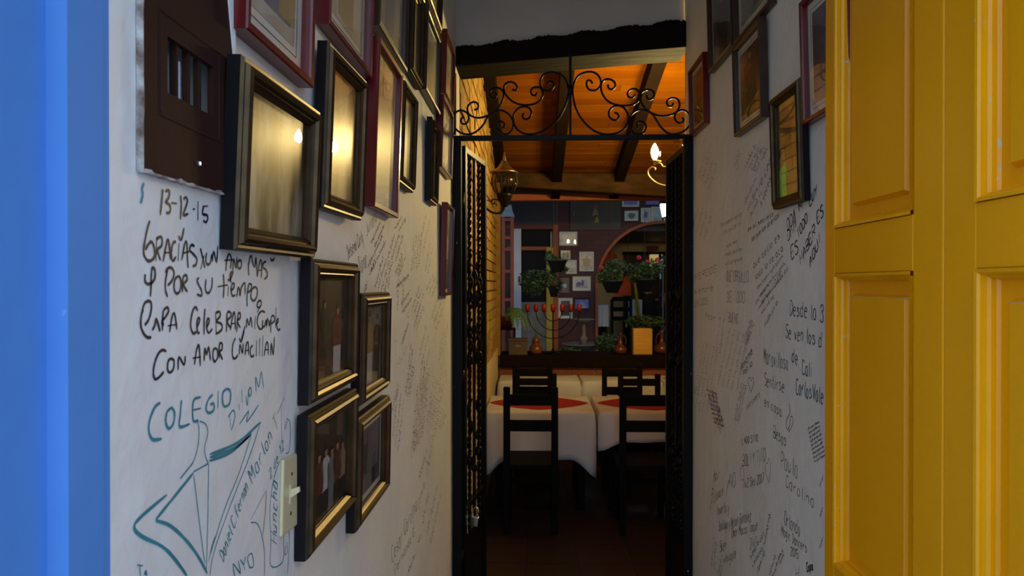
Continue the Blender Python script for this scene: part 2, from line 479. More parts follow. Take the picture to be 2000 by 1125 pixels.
# wall handwriting: strokes and text lines on the passage walls (1/10 mm along the wall and up), gate scrolls (mm)
TRACED = [
    ('date written in thick black marker below the brown meter box', 'ink', 26, '7058:17979,7048:17919,7010:17709 7108:17960,7154:17983,7190:17975,7174:17908,7115:17855,7179:17842,7209:17805,7191:17757,7122:17743 7225:17858,7341:17866 7418:17964,7436:17872,7417:17704 7487:17926,7523:17955,7563:17943,7557:17886,7477:17758,7590:17784 7686:17841,7740:17852 7815:17948,7808:17729 7938:17903,8056:17920 7951:17917,7919:17817,8023:17813,8049:17778,8007:17727,7937:17738'),
    ('thick black marker line of thanks under the date', 'ink', 26, '6817:17635,6770:17555,6724:17426,6702:17337,6719:17276,6787:17234,6869:17256,6905:17309,6881:17398,6830:17427,6765:17378,6738:17339 6941:17466,6923:17239 6929:17458,7014:17490,7046:17453,7026:17393,6953:17350,7013:17248 7062:17237,7139:17452,7177:17441,7207:17262 7088:17330,7189:17335 7321:17450,7281:17454,7241:17405,7223:17323,7254:17250,7320:17300 7388:17447,7366:17254 7383:17529,7402:17489,7443:17499,7494:17621 7442:17263,7512:17454,7555:17450,7568:17282,7582:17183 7470:17341,7612:17368 7729:17431,7655:17442,7617:17383,7699:17344,7782:17290,7758:17224,7684:17207 7865:17417,7917:17324,7979:17193 7958:17340,7873:17176 8021:17373,7999:17298,8030:17239,8108:17256,8151:17364 8160:17266,8201:17396,8274:17269,8309:17471 8529:17166,8555:17302,8622:17384,8688:17323,8658:17201 8494:17300,8733:17316 8733:17178,8752:17325,8828:17213,8856:17354 8966:17325,8895:17297,8879:17231,8946:17208,8998:17259,8966:17325 9231:17120,9219:17240,9262:17361,9318:17381,9360:17295,9426:17245,9470:17369,9514:17115 9514:17106,9605:17321,9674:17314,9659:17090 9537:17195,9673:17206 9839:17329,9734:17307,9720:17243,9838:17210,9886:17128,9766:17076 9999:17389,10034:17354,10109:17360,10160:17396'),
    ('thick black marker line about time', 'ink', 26, '6730:17105,6723:17043,6763:17008,6844:17018,6904:17069,6904:17147,6857:17169,6838:17094,6832:16980,6820:16878 7150:17152,7112:17058,7104:16952,7149:16872 7104:17124,7150:17168,7227:17178,7280:17127,7240:17046,7149:16992 7346:17088,7292:17046,7279:16965,7318:16910,7391:16923,7427:17006,7400:17081,7346:17088 7454:16915,7469:17075,7539:17104,7559:17055,7482:16999,7567:16921 7833:17079,7787:17049,7832:16991,7893:16932,7893:16874,7786:16890 8004:17066,7987:16961,8019:16909,8083:16908,8149:16976,8160:17090 8458:17132,8475:17006,8456:16833 8307:16975,8583:16998 8601:16982,8583:16855 8583:17054,8657:17071,8732:17153,8695:17160,8650:17119,8676:17023 8675:16926,8751:16958,8770:17007,8713:17015,8675:16942,8712:16861,8800:16868 8846:16842,8885:16957,8932:16932,8944:16857,8984:16957,9065:17015,9106:17007,9105:16871 9231:17015,9167:16854,9175:16709 9231:17015,9316:16998,9294:16929,9188:16896 9446:16972,9337:16938,9294:16834,9389:16780,9490:16831,9522:16928,9446:16972 9626:16784,9535:16759,9512:16698,9602:16686,9658:16738,9626:16784 9602:16686,9512:16619'),
    ('thick black marker line about celebrating', 'ink', 26, '6672:16744,6717:16817,6786:16838,6836:16814,6831:16738,6785:16651,6716:16604 6694:16755,6661:16707,6649:16608,6693:16530,6761:16482,6835:16476 6854:16545,6901:16593,6926:16656,6961:16603,6997:16522 7042:16526,7060:16716,7136:16763,7169:16725,7097:16661,7035:16625,7072:16583 7186:16503,7238:16668,7278:16694,7304:16652,7335:16520 7147:16572,7344:16575 7800:16701,7756:16746,7696:16719,7652:16635,7637:16536,7695:16454,7769:16471 7769:16514,7830:16569,7846:16612,7800:16614,7779:16542,7799:16454,7845:16458 7977:16724,7954:16591,7953:16421 8017:16499,8082:16570,8066:16601,8027:16588,8017:16499,8065:16436,8163:16475 8248:16669,8264:16422 8248:16661,8351:16672,8368:16617,8264:16560,8402:16522,8419:16458,8315:16419,8247:16416 8544:16411,8563:16640,8655:16653,8674:16603,8563:16545,8654:16459 8654:16427,8730:16617,8787:16631,8805:16426 8692:16506,8798:16508 8844:16390,8884:16610,8943:16633,8955:16574,8864:16529,8954:16441 9104:16457,9022:16336,8981:16272 9145:16421,9166:16547,9228:16458,9293:16558,9335:16417 9445:16569,9422:16395 9788:16608,9671:16630,9556:16581,9511:16477,9601:16383,9716:16394 9717:16502,9693:16422,9763:16409,9835:16496,9844:16404,9893:16512,9956:16407,9981:16489 10004:16302,10030:16524,10131:16538,10156:16471,10030:16430 10218:16666,10191:16365 10207:16402,10311:16453,10285:16493,10233:16438,10284:16330,10390:16333'),
    ('thick black marker sign-off line', 'ink', 26, '7121:16308,7046:16329,6972:16303,6900:16220,6871:16121,6899:16053,6971:16056,7070:16102 7197:16227,7151:16192,7145:16113,7196:16080,7262:16112,7275:16192,7236:16216,7197:16227 7360:16086,7377:16222,7487:16127,7515:16222 7723:16100,7768:16254,7829:16306,7859:16069 7679:16179,7875:16173 7952:16118,7969:16264,8016:16185,8064:16271,8112:16108 8229:16241,8179:16215,8179:16123,8228:16080,8297:16126,8290:16212,8229:16241 8331:16107,8349:16276,8419:16278,8418:16208,8348:16183,8435:16081 8805:16319,8728:16244,8709:16132,8747:16063,8823:16064,8882:16099 8922:16310,8981:16256,9083:16399 8921:16095,8941:16226,9021:16102,9041:16234 9102:16068,9144:16208,9206:16220,9214:16057 9114:16126,9214:16125 9355:16173,9282:16145,9282:16050,9355:16025,9398:16047 9488:16232,9473:16013 9600:16258,9590:16010 9716:16286,9691:15991 9762:15992,9834:16168,9906:16143,9905:15987 9776:16073,9920:16068 10003:15968,10029:16151,10103:15976,10155:16235'),
    ('school name in teal marker', 'teal', 28, '7001:15795,6897:15767,6802:15655,6788:15548,6861:15450,7028:15422 7200:15704,7126:15669,7107:15577,7162:15499,7255:15528,7286:15630,7237:15697,7200:15704 7431:15753,7402:15598,7390:15471,7612:15457 7871:15711,7697:15698,7688:15483,7804:15460 7688:15596,7870:15585 8170:15696,8052:15650,7997:15552,8075:15494,8193:15506,8194:15582,8099:15588 8316:15718,8301:15509 8545:15706,8442:15676,8431:15564,8492:15497,8623:15509,8661:15619,8624:15682,8545:15706'),
    ('thin teal lettering beside the school name', 'teal', 16, '8623:15371,8675:15163 8585:15343,8730:15409,8785:15317,8691:15171 8897:15462,8925:15374 8995:15626,9012:15455 9130:15520,9171:15391,9220:15605 9281:15620,9220:15580,9250:15501,9312:15541,9281:15620 9469:15517,9457:15734,9566:15579,9652:15785,9732:15541 8924:15190,9219:15309,9146:15175,9565:15336 9765:15419,9772:15410'),
    ('teal marker drawing of a folded ribbon shape', 'teal', 30, '7673:15002,7407:14911 7694:14893,7290:14757,6909:14631 6909:14621,7176:14482,7484:14235,7775:13941,8020:13630 7122:14817,6660:14750,6528:14689,6659:14553,7030:14315,7287:14081,7543:13798 7694:14903,8049:14905 8087:15004,8867:14968,9629:15080 8077:14930,8701:14889,9309:14993 8087:14967,8756:14923,9278:14970'),
    ('thin teal lines of the ribbon drawing', 'teal', 13, '7782:15475,7825:15351,7802:15167,7716:15042,7652:14997 7826:15446,7982:15383,8041:15263,7958:15110,8003:14971,8049:14916 9309:14981,8922:14573,8487:14235,8044:13761 9610:15071,9277:14726,8591:14178,8186:13804,8090:13580 7693:14872,7757:14615,7864:14139,7961:13762 8058:14903,8037:14293,7997:13683 8091:13840,8187:13957,8259:13986 9828:14067,9273:13832 9273:13795,9493:13707,9656:13496,9755:13199,9754:12872 9828:14054,9792:13762,9689:13471 10374:14350,10111:14145,9966:13759,10000:13292,9998:12918,10484:12792,10525:13185,10767:13112,10682:12527 10573:15275,10263:15078 10416:15203,10452:14610 10652:14935,10816:14817,10772:14422,10609:14404 10596:14917,10571:14781,10692:14899 10644:13028,10684:12870,10563:12860,10603:12986'),
    ('teal letters at the foot of the ribbon drawing', 'teal', 22, '6579:14307,6674:14260 6620:14282,6632:14179 6706:14157,6722:14186,6748:14130'),
    ('short teal stroke under the meter box corner', 'blue_ink', 30, '6711:17994,6677:17934,6688:17873,6650:17787'),
    ('thin red pen outline', 'red', 8, '19092:16023,19148:15680,19033:15426,19380:15435,19281:15140,19417:14897,19377:14787,19879:14769,19778:14936,20194:14813,20409:14991,20853:14907,20741:15081,21318:15154,21437:15355,21368:15865 21441:16241,20971:16030,21321:16035,21203:15978 14052:17748,14230:17749'),
    ('curly heart drawn under the greeting', 'ink2', 20, '20637:13521,20581:13251,20799:13050,20875:12833,20742:12739,20580:12932,20527:13142,20367:13172,20335:13021,20525:12804,20687:12670'),
    ('small heart outline', 'ink2', 18, '24212:13288,24440:13490,24518:13693,24290:13795,24184:13692,24036:13838,23918:13775,23990:13555,24212:13288'),
    ('two heart outlines around the couple of names', 'ink2', 16, '22657:11291,22721:10965,22524:10799,22330:10745,22243:11093,22270:11389,22398:11465,22500:11287,22657:11291 25377:10352,25458:10082,25211:9979,24970:10168,25051:10389,25165:10554,25328:10365 27231:8722,27138:9147,26822:9526,27045:9384 26822:9526,26712:9453'),
]
TEXTS = [
    ('R', 'BRA', (20770, 18286), (20044, 18629), (20884, 18864), 'ink2', 30),
    ('R', 'M', (19894, 19049), (19561, 19185), (19971, 19289), 'ink2', 30),
    ('R', 'CUY', (19167, 19098), (18625, 19443), (19204, 19339), 'ink2', 30),
    ('R', 'ES', (20442, 17731), (19889, 17967), (20552, 18074), 'ink2', 30),
    ('R', 'TODO', (19977, 18294), (19247, 18786), (20082, 18515), 'ink2', 30),
    ('R', 'HABER', (19774, 17560), (18696, 18410), (19888, 17808), 'ink2', 30),
    ('R', 'ES', (18621, 18606), (18203, 18820), (18699, 18884), 'ink2', 30),
    ('R', 'AQUI', (19100, 17461), (18432, 18140), (19195, 17686), 'ink2', 30),
    ('R', 'es el secreto', (24564, 18857), (21936, 19166), (24594, 19003), 'ink3', 17),
    ('R', 'las puertas abiertas', (24164, 18476), (21455, 19076), (24193, 18641), 'ink3', 17),
    ('R', 'He Leo', (23310, 20116), (22192, 20910), (23416, 20402), 'ink3', 17),
    ('R', 'A veces', (23167, 19513), (22189, 20351), (23308, 19709), 'ink3', 17),
    ('R', 'que bello es', (23937, 17557), (21351, 18446), (24021, 17768), 'ink3', 17),
    ('R', 'todo lo de aca', (23718, 17160), (21103, 18062), (23827, 17346), 'ink3', 17),
    ('R', 'Para siempre recordar', (28071, 19288), (25177, 19490), (28072, 19452), 'ink4', 12),
    ('R', 'los quiero', (27866, 18973), (25341, 19162), (27867, 19130), 'ink4', 12),
    ('R', 'nada mas', (27280, 18429), (25840, 18560), (27280, 18568), 'ink4', 12),
    ('R', 'todos los dias', (27400, 18117), (25275, 18232), (27401, 18256), 'ink4', 12),
    ('R', 'volveremos', (27470, 17746), (25169, 17879), (27471, 17900), 'ink4', 12),
    ('R', 'QUE ORGULLO', (27273, 17159), (24457, 17094), (27275, 17536), 'ink4', 16),
    ('R', 'DE TODO', (27176, 16347), (24843, 16373), (27178, 16709), 'ink4', 16),
    ('R', 'BUENO', (26982, 15586), (25653, 15581), (26984, 15925), 'ink4', 16),
    ('R', 'MERECE', (32538, 17190), (28601, 17562), (32540, 17451), 'ink4', 16),
    ('R', 'siempre', (32535, 16557), (29101, 16773), (32536, 16834), 'ink4', 16),
    ('R', 'UNIDOS', (32532, 15987), (30110, 16188), (32533, 16265), 'ink4', 16),
    ('R', 'Amor', (30702, 15568), (28828, 15488), (30613, 15840), 'ink4', 16),
    ('R', 'DIOS', (21879, 16921), (21214, 17205), (21926, 17143), 'violet', 16),
    ('R', 'Desde la 3', (20595, 16122), (18188, 16044), (20597, 16541), 'petrol', 26),
    ('R', 'Se ven los d', (20921, 15439), (18280, 15373), (20923, 15830), 'petrol', 26),
    ('R', 'de', (20427, 14764), (19910, 14706), (20429, 15160), 'petrol', 26),
    ('R', 'Cali', (19658, 14531), (18947, 14525), (19660, 14906), 'petrol', 26),
    ('R', 'CarlosVale', (20108, 13889), (18178, 13927), (20110, 14312), 'petrol', 26),
    ('R', 'Maravilloso', (22872, 14472), (20656, 14464), (22875, 14938), 'ink2', 19),
    ('R', 'Sentirse', (22818, 13731), (20984, 13787), (22820, 14129), 'ink2', 19),
    ('R', 'en casa', (22815, 13067), (21193, 13015), (22816, 13371), 'ink2', 19),
    ('R', 'Besos', (21960, 12241), (20808, 12190), (21962, 12624), 'ink2', 19),
    ('R', 'vive siempre', (24665, 12619), (23223, 13334), (24766, 12800), 'ink3', 12),
    ('R', 'Amame', (25252, 13912), (23923, 14726), (25438, 14111), 'ink2', 24),
    ('R', 'Paz', (25008, 13742), (24481, 14096), (25130, 13890), 'ink2', 22),
    ('R', 'la', (24367, 14092), (23975, 14296), (24425, 14281), 'ink2', 18),
    ('R', 'LINDO SITIO', (25238, 11271), (23424, 11801), (25239, 11492), 'ink2', 18),
    ('R', 'BOLI Y TITO', (25130, 10521), (22657, 11334), (25132, 10905), 'ink2', 18),
    ('R', 'Xo2 Sep.2017', (25048, 9757), (22802, 10595), (25049, 10048), 'ink2', 18),
    ('R', 'NO', (26789, 9274), (25986, 9559), (26791, 9776), 'ink2', 18),
    ('R', 'Aqui', (29059, 8868), (28246, 9215), (29062, 9307), 'ink2', 17),
    ('R', 'Estuvo el', (29193, 7929), (27518, 8821), (29196, 8376), 'ink2', 17),
    ('R', 'favorito y', (28627, 7604), (26853, 8348), (28630, 7986), 'ink2', 17),
    ('R', 'Santiago y Nelson Gonzalez', (28312, 7067), (24114, 8926), (28314, 7439), 'ink2', 17),
    ('R', 'Omar Mauss Toque', (26506, 7454), (23408, 8852), (26507, 7802), 'ink2', 17),
    ('R', 'Buen', (28101, 6300), (27218, 6764), (28103, 6730), 'ink2', 17),
    ('R', 'Amigote', (27409, 6105), (25863, 6976), (27411, 6485), 'ink2', 17),
    ('R', 'Dios', (24277, 7838), (23459, 8424), (24279, 8192), 'ink2', 14),
    ('R', 'siempre con', (24219, 7525), (22793, 8902), (24277, 7697), 'ink2', 14),
    ('R', 'ustedes', (23995, 7351), (22891, 8400), (24051, 7503), 'ink2', 14),
    ('R', 'familia', (23453, 7331), (22740, 8324), (23507, 7514), 'ink2', 14),
    ('R', 'Paula', (21315, 11467), (19893, 11535), (21317, 11963), 'ink3', 17),
    ('R', 'Carolina', (20898, 11013), (18749, 11035), (20900, 11352), 'ink3', 17),
    ('R', 'Orlando', (21006, 9854), (19735, 9946), (21008, 10262), 'ink3', 17),
    ('R', 'Magic Dancers', (21230, 9467), (19260, 9637), (21232, 9741), 'ink3', 17),
    ('R', '2015', (20506, 9129), (19882, 9256), (20508, 9364), 'ink3', 17),
    ('R', 'Copa', (19293, 9132), (18842, 9391), (19341, 9338), 'ink2', 30),
    ('R', 'H', (20108, 8576), (19803, 8734), (20110, 8898), 'ink2', 20),
    ('L', 'Delsema Curly', (14261, 17506), (15603, 17983), (14143, 17774), 'ink3', 13),
    ('L', 'Diana', (15105, 17149), (15907, 17438), (15062, 17557), 'ink3', 13),
    ('L', 'Juliana', (15910, 18128), (16969, 18604), (15739, 18395), 'ink3', 12),
    ('L', 'Daniel C. Fernan', (8443, 13591), (9214, 14297), (8332, 13747), 'teal', 13),
    ('L', 'Marlon T', (9337, 14299), (10338, 14912), (9185, 14503), 'teal', 15),
    ('L', 'NYO', (8776, 13270), (9446, 13166), (8695, 13467), 'teal', 16),
    ('L', 'Huncha', (10218, 13158), (10259, 14104), (10000, 13292), 'teal', 15),
    ('L', '2 de 12', (9989, 14180), (10570, 14527), (9919, 14305), 'teal', 12),
    ('L', 'Cesar Carolina', (18769, 9442), (22909, 9641), (18564, 9913), 'ink3', 14),
    ('L', 'Fernando G.', (19167, 8960), (22525, 8946), (18980, 9251), 'ink3', 13),
    ('L', 'Camilo', (23104, 9515), (24575, 9933), (22910, 9833), 'ink3', 11),
]
SCRIBBLES = [
    ('L', (16333, 17949), (17372, 18539), (16209, 18022), 'ink3', 10),
    ('L', (16707, 17897), (17795, 18498), (16577, 17971), 'ink3', 10),
    ('L', (16057, 17395), (17610, 18213), (15924, 17486), 'ink3', 10),
    ('L', (16365, 17282), (17982, 18106), (16227, 17376), 'ink3', 10),
    ('L', (16192, 17191), (16760, 17594), (16016, 17284), 'ink3', 10),
    ('L', (16758, 16901), (17689, 17662), (16569, 17000), 'ink3', 9),
    ('L', (17094, 16861), (18064, 17636), (16898, 16963), 'ink3', 9),
    ('L', (17444, 16820), (18456, 17609), (17241, 16924), 'ink3', 9),
    ('L', (17809, 16776), (18864, 17580), (17597, 16883), 'ink3', 9),
    ('L', (15724, 16814), (15962, 17063), (15596, 16877), 'ink3', 9),
    ('L', (18277, 16892), (18543, 17219), (18104, 16964), 'ink4', 9),
    ('L', (18193, 17645), (19198, 18398), (18022, 17710), 'pencil', 9),
    ('L', (18726, 17636), (19792, 18411), (18545, 17703), 'pencil', 9),
    ('L', (19291, 17626), (20423, 18426), (19099, 17695), 'pencil', 9),
    ('L', (19289, 17266), (20313, 17839), (19041, 17375), 'ink3', 9),
    ('L', (19510, 17226), (20557, 17804), (19256, 17336), 'ink3', 9),
    ('L', (19736, 17184), (20808, 17767), (19476, 17297), 'ink3', 9),
    ('L', (19385, 16886), (21326, 17252), (19192, 17038), 'ink3', 11),
    ('L', (19581, 16191), (19786, 17117), (19344, 16315), 'ink3', 10),
    ('L', (20279, 16132), (20500, 17091), (20026, 16261), 'ink3', 10),
    ('L', (20200, 16404), (21564, 16788), (19990, 16489), 'ink4', 9),
    ('L', (20441, 16185), (21839, 16560), (20226, 16274), 'ink4', 9),
    ('L', (21811, 17386), (22322, 18492), (21518, 17466), 'ink4', 9),
    ('L', (22286, 17444), (22819, 18576), (21980, 17524), 'ink4', 9),
    ('L', (22781, 17504), (23339, 18663), (22462, 17585), 'ink4', 9),
    ('L', (23299, 17567), (23883, 18754), (22966, 17649), 'ink4', 9),
    ('L', (24603, 17435), (25934, 18478), (24293, 17525), 'pencil', 9),
    ('L', (25208, 17372), (26606, 18438), (24882, 17465), 'pencil', 9),
    ('L', (24920, 16755), (26648, 17367), (24601, 16855), 'pencil', 8),
    ('L', (25540, 16636), (27358, 17255), (25205, 16740), 'pencil', 8),
    ('L', (26192, 16511), (28107, 17138), (25840, 16619), 'pencil', 8),
    ('L', (22057, 16219), (23403, 16954), (21807, 16314), 'ink4', 9),
    ('L', (22443, 16073), (23838, 16813), (22184, 16171), 'ink4', 9),
    ('L', (22843, 15922), (24290, 16666), (22575, 16023), 'ink4', 9),
    ('L', (22310, 15552), (23689, 16301), (22004, 15701), 'pencil', 9),
    ('L', (22807, 15452), (24250, 16213), (22487, 15606), 'pencil', 9),
    ('L', (20411, 15393), (21320, 15783), (20196, 15489), 'pencil', 9),
    ('L', (20169, 15233), (21056, 15612), (19959, 15330), 'pencil', 9),
    ('L', (21315, 14567), (21802, 15112), (21128, 14671), 'ink3', 9),
    ('L', (21584, 14393), (22083, 14941), (21392, 14500), 'ink3', 9),
    ('L', (23394, 14561), (24915, 15481), (23058, 14732), 'pencil', 9),
    ('L', (23828, 14164), (25407, 15077), (23479, 14344), 'pencil', 9),
    ('L', (24278, 13752), (25920, 14656), (23916, 13942), 'pencil', 9),
    ('L', (26278, 15709), (28208, 16501), (25924, 15828), 'pencil', 8),
    ('L', (26827, 15444), (28841, 16235), (26458, 15570), 'pencil', 8),
    ('L', (27399, 15169), (29503, 15957), (27015, 15301), 'pencil', 8),
    ('L', (28198, 13840), (29499, 14971), (27791, 13995), 'pencil', 8),
    ('L', (28995, 13922), (30373, 15090), (28565, 14080), 'pencil', 8),
    ('L', (29839, 14009), (31299, 15217), (29384, 14170), 'pencil', 8),
    ('L', (23408, 18242), (24930, 19498), (23183, 18322), 'pencil', 8),
    ('L', (24296, 18236), (25938, 19541), (24053, 18318), 'pencil', 8),
    ('L', (19198, 18511), (20210, 18948), (19046, 18574), 'pencil', 8),
    ('L', (19792, 18514), (20869, 18965), (19630, 18579), 'pencil', 8),
    ('L', (20810, 13684), (21646, 14458), (20496, 13849), 'ink3', 10),
    ('L', (21155, 13599), (22018, 14382), (20830, 13767), 'ink3', 10),
    ('L', (21510, 13510), (22403, 14303), (21174, 13682), 'ink3', 10),
    ('L', (21809, 11578), (23120, 13576), (21463, 11783), 'ink3', 11),
    ('L', (22149, 11592), (23503, 13624), (21793, 11800), 'ink3', 11),
    ('L', (22500, 11606), (23898, 13673), (22133, 11817), 'ink3', 11),
    ('L', (22862, 11621), (24307, 13725), (22483, 11836), 'ink3', 11),
    ('L', (23236, 11637), (24729, 13777), (22845, 11854), 'ink3', 11),
    ('L', (23623, 11653), (25167, 13832), (23219, 11873), 'ink3', 11),
    ('L', (24022, 11669), (25620, 13889), (23604, 11893), 'ink3', 11),
    ('L', (25037, 11967), (27040, 13376), (24583, 12195), 'ink4', 9),
    ('L', (25536, 11792), (27622, 13216), (25064, 12027), 'ink4', 9),
    ('L', (26055, 11609), (28230, 13050), (25564, 11853), 'ink4', 9),
    ('L', (26595, 11419), (28865, 12876), (26085, 11672), 'ink4', 9),
    ('L', (27159, 11221), (29529, 12695), (26626, 11483), 'ink4', 9),
    ('L', (23521, 13386), (23940, 14390), (23199, 13565), 'pencil', 9),
    ('L', (24074, 13248), (24513, 14274), (23737, 13433), 'pencil', 9),
    ('L', (24653, 13104), (25113, 14152), (24300, 13295), 'pencil', 9),
    ('L', (28158, 12441), (29383, 13800), (27699, 12670), 'pencil', 8),
    ('L', (28953, 12185), (30248, 13572), (28468, 12424), 'pencil', 8),
    ('L', (29793, 11914), (31166, 13330), (29280, 12165), 'pencil', 8),
    ('L', (27582, 11381), (29375, 11754), (27141, 11584), 'ink4', 8),
    ('L', (28188, 11174), (30063, 11543), (27728, 11385), 'ink4', 8),
    ('L', (28822, 10959), (30785, 11321), (28341, 11178), 'ink4', 8),
    ('L', (25030, 10152), (26503, 11230), (24577, 10481), 'ink3', 9),
    ('L', (25658, 10171), (27207, 11278), (25182, 10508), 'ink3', 9),
    ('L', (23307, 10361), (25033, 10990), (22913, 10728), 'ink3', 11),
    ('L', (24046, 8673), (25498, 9312), (23710, 8922), 'ink3', 9),
    ('L', (25022, 7988), (27856, 8916), (24658, 8256), 'ink3', 9),
    ('L', (25776, 7336), (28793, 8219), (25390, 7622), 'ink3', 9),
    ('L', (19598, 12234), (20495, 13563), (19374, 12397), 'ink4', 8),
    ('L', (19230, 12522), (20093, 13838), (19014, 12678), 'ink4', 8),
    ('L', (18875, 12800), (19706, 14102), (18667, 12950), 'ink4', 8),
    ('L', (18786, 13533), (19605, 14040), (18529, 13684), 'ink4', 8),
    ('L', (21280, 8139), (22522, 8191), (21016, 8366), 'ink3', 10),
    ('L', (23100, 8386), (23625, 8455), (22828, 8551), 'ink3', 10),
    ('R', (28421, 12920), (26683, 15349), (28735, 12938), 'ink4', 10),
    ('R', (27738, 12958), (26082, 15329), (28037, 12976), 'ink4', 10),
    ('R', (27088, 12995), (25507, 15311), (27373, 13012), 'ink4', 10),
    ('R', (26467, 13029), (24957, 15293), (26740, 13046), 'ink4', 10),
    ('R', (25875, 13062), (24430, 15276), (26135, 13079), 'ink4', 10),
    ('R', (33024, 11121), (30696, 14449), (33450, 11142), 'ink4', 10),
    ('R', (32304, 11203), (30074, 14458), (32712, 11225), 'ink4', 10),
    ('R', (31615, 11281), (29477, 14465), (32005, 11304), 'ink4', 10),
    ('R', (30954, 11356), (28903, 14473), (31329, 11379), 'ink4', 10),
    ('R', (30322, 11428), (28351, 14480), (30680, 11451), 'ink4', 10),
    ('R', (30327, 12401), (28653, 12489), (30239, 12591), 'ink3', 17),
    ('R', (30150, 12230), (28495, 12328), (30063, 12419), 'ink3', 17),
    ('R', (29975, 12061), (28339, 12167), (29889, 12250), 'ink3', 17),
    ('R', (29802, 11894), (28184, 12009), (29717, 12082), 'ink3', 17),
    ('R', (29631, 11729), (28031, 11852), (29547, 11917), 'ink3', 17),
    ('R', (29461, 11566), (27880, 11697), (29379, 11753), 'ink3', 17),
    ('R', (29294, 11405), (27731, 11544), (29213, 11591), 'ink3', 17),
    ('R', (29129, 11245), (27582, 11392), (29049, 11431), 'ink3', 17),
    ('R', (28338, 11961), (27730, 11463), (28032, 12036), 'ink3', 16),
    ('R', (28571, 11752), (27953, 11255), (28260, 11830), 'ink3', 16),
    ('R', (28807, 11540), (28179, 11044), (28492, 11622), 'ink3', 16),
    ('R', (26064, 11950), (25188, 13443), (26328, 11976), 'ink3', 12),
    ('R', (25805, 11963), (24947, 13441), (26064, 11988), 'ink3', 12),
    ('R', (25552, 11976), (24710, 13439), (25805, 12001), 'ink3', 12),
    ('R', (28662, 14202), (28052, 15693), (28982, 14213), 'ink4', 12),
    ('R', (28120, 14194), (27532, 15657), (28427, 14204), 'ink4', 12),
    ('R', (24955, 14930), (24150, 15788), (25196, 14946), 'ink3', 13),
    ('R', (24777, 14891), (23983, 15744), (25015, 14907), 'ink3', 13),
    ('R', (24601, 14852), (23819, 15701), (24835, 14868), 'ink3', 13),
    ('R', (24868, 21085), (23634, 21669), (25108, 21270), 'ink3', 14),
    ('R', (24460, 20964), (23265, 21545), (24692, 21145), 'ink3', 14),
    ('R', (24065, 20847), (22908, 21425), (24290, 21024), 'ink3', 14),
    ('R', (23683, 20734), (22562, 21308), (23900, 20907), 'ink3', 14),
    ('R', (24861, 19819), (23628, 20536), (25101, 19993), 'ink3', 14),
    ('R', (24567, 19536), (23363, 20259), (24802, 19705), 'ink3', 14),
    ('R', (24280, 19259), (23103, 19987), (24509, 19423), 'ink3', 14),
    ('R', (31865, 21780), (30381, 22661), (32261, 22028), 'ink4', 11),
    ('R', (31195, 21498), (29772, 22374), (31574, 21737), 'ink4', 11),
    ('R', (30552, 21227), (29187, 22098), (30916, 21457), 'ink4', 11),
    ('R', (29936, 20966), (28624, 21832), (30285, 21189), 'ink4', 11),
    ('R', (33069, 19554), (31664, 20483), (33389, 19774), 'ink4', 11),
    ('R', (32247, 19350), (30910, 20264), (32551, 19562), 'ink4', 11),
    ('R', (31465, 19155), (30191, 20056), (31755, 19360), 'ink4', 11),
    ('R', (30720, 18969), (29506, 19857), (30996, 19167), 'ink4', 11),
    ('R', (26113, 21291), (25667, 21870), (26378, 21450), 'ink4', 11),
    ('R', (25854, 21173), (25416, 21748), (26113, 21329), 'ink4', 11),
    ('R', (23503, 16829), (21047, 17856), (23663, 16966), 'ink4', 12),
    ('R', (23292, 16594), (20878, 17637), (23449, 16727), 'ink4', 12),
    ('R', (23084, 16362), (20712, 17421), (23239, 16493), 'ink4', 12),
    ('R', (23713, 16328), (22491, 16935), (23877, 16444), 'ink3', 12),
    ('R', (23394, 16167), (22203, 16774), (23553, 16281), 'ink3', 12),
    ('R', (23082, 16010), (21923, 16618), (23237, 16121), 'ink3', 12),
    ('R', (22778, 15609), (21560, 16467), (22929, 15733), 'ink3', 12),
    ('R', (19242, 13032), (18496, 13375), (19242, 13115), 'ink4', 12),
    ('R', (19189, 12931), (18446, 13278), (19189, 13015), 'ink4', 12),
    ('R', (19135, 12831), (18397, 13181), (19136, 12915), 'ink4', 12),
    ('R', (19082, 12732), (18348, 13085), (19083, 12815), 'ink4', 12),
    ('R', (19030, 12633), (18300, 12989), (19030, 12716), 'ink4', 12),
    ('R', (18978, 12535), (18251, 12893), (18978, 12618), 'ink4', 12),
    ('R', (18926, 12437), (18203, 12799), (18926, 12520), 'ink4', 12),
    ('R', (18874, 12340), (18156, 12704), (18874, 12422), 'ink4', 12),
    ('R', (18822, 12243), (18108, 12610), (18823, 12325), 'ink4', 12),
    ('R', (22742, 8556), (22214, 9806), (22942, 8514), 'ink2', 15),
    ('R', (29608, 7410), (28956, 9208), (29863, 7370), 'ink3', 14),
    ('R', (29427, 5102), (28942, 6570), (29765, 5008), 'ink3', 14),
    ('R', (29015, 5206), (28544, 6652), (29344, 5115), 'ink3', 14),
    ('R', (28303, 5312), (27703, 6311), (28615, 5266), 'ink3', 13),
    ('R', (27997, 5317), (27410, 6305), (28302, 5271), 'ink3', 13),
    ('R', (22251, 7782), (21699, 8646), (22443, 7751), 'ink3', 13),
    ('R', (21924, 7887), (21388, 8736), (22110, 7857), 'ink3', 13),
    ('R', (21475, 8577), (21086, 9038), (21609, 8571), 'ink4', 12),
    ('R', (21387, 8487), (21001, 8948), (21519, 8481), 'ink4', 12),
    ('R', (18422, 11730), (18231, 12050), (18487, 11738), 'ink2', 12),
    ('R', (18418, 10927), (18227, 11256), (18483, 10932), 'ink2', 12),
    ('R', (18414, 10125), (18223, 10462), (18479, 10127), 'ink2', 12),
]
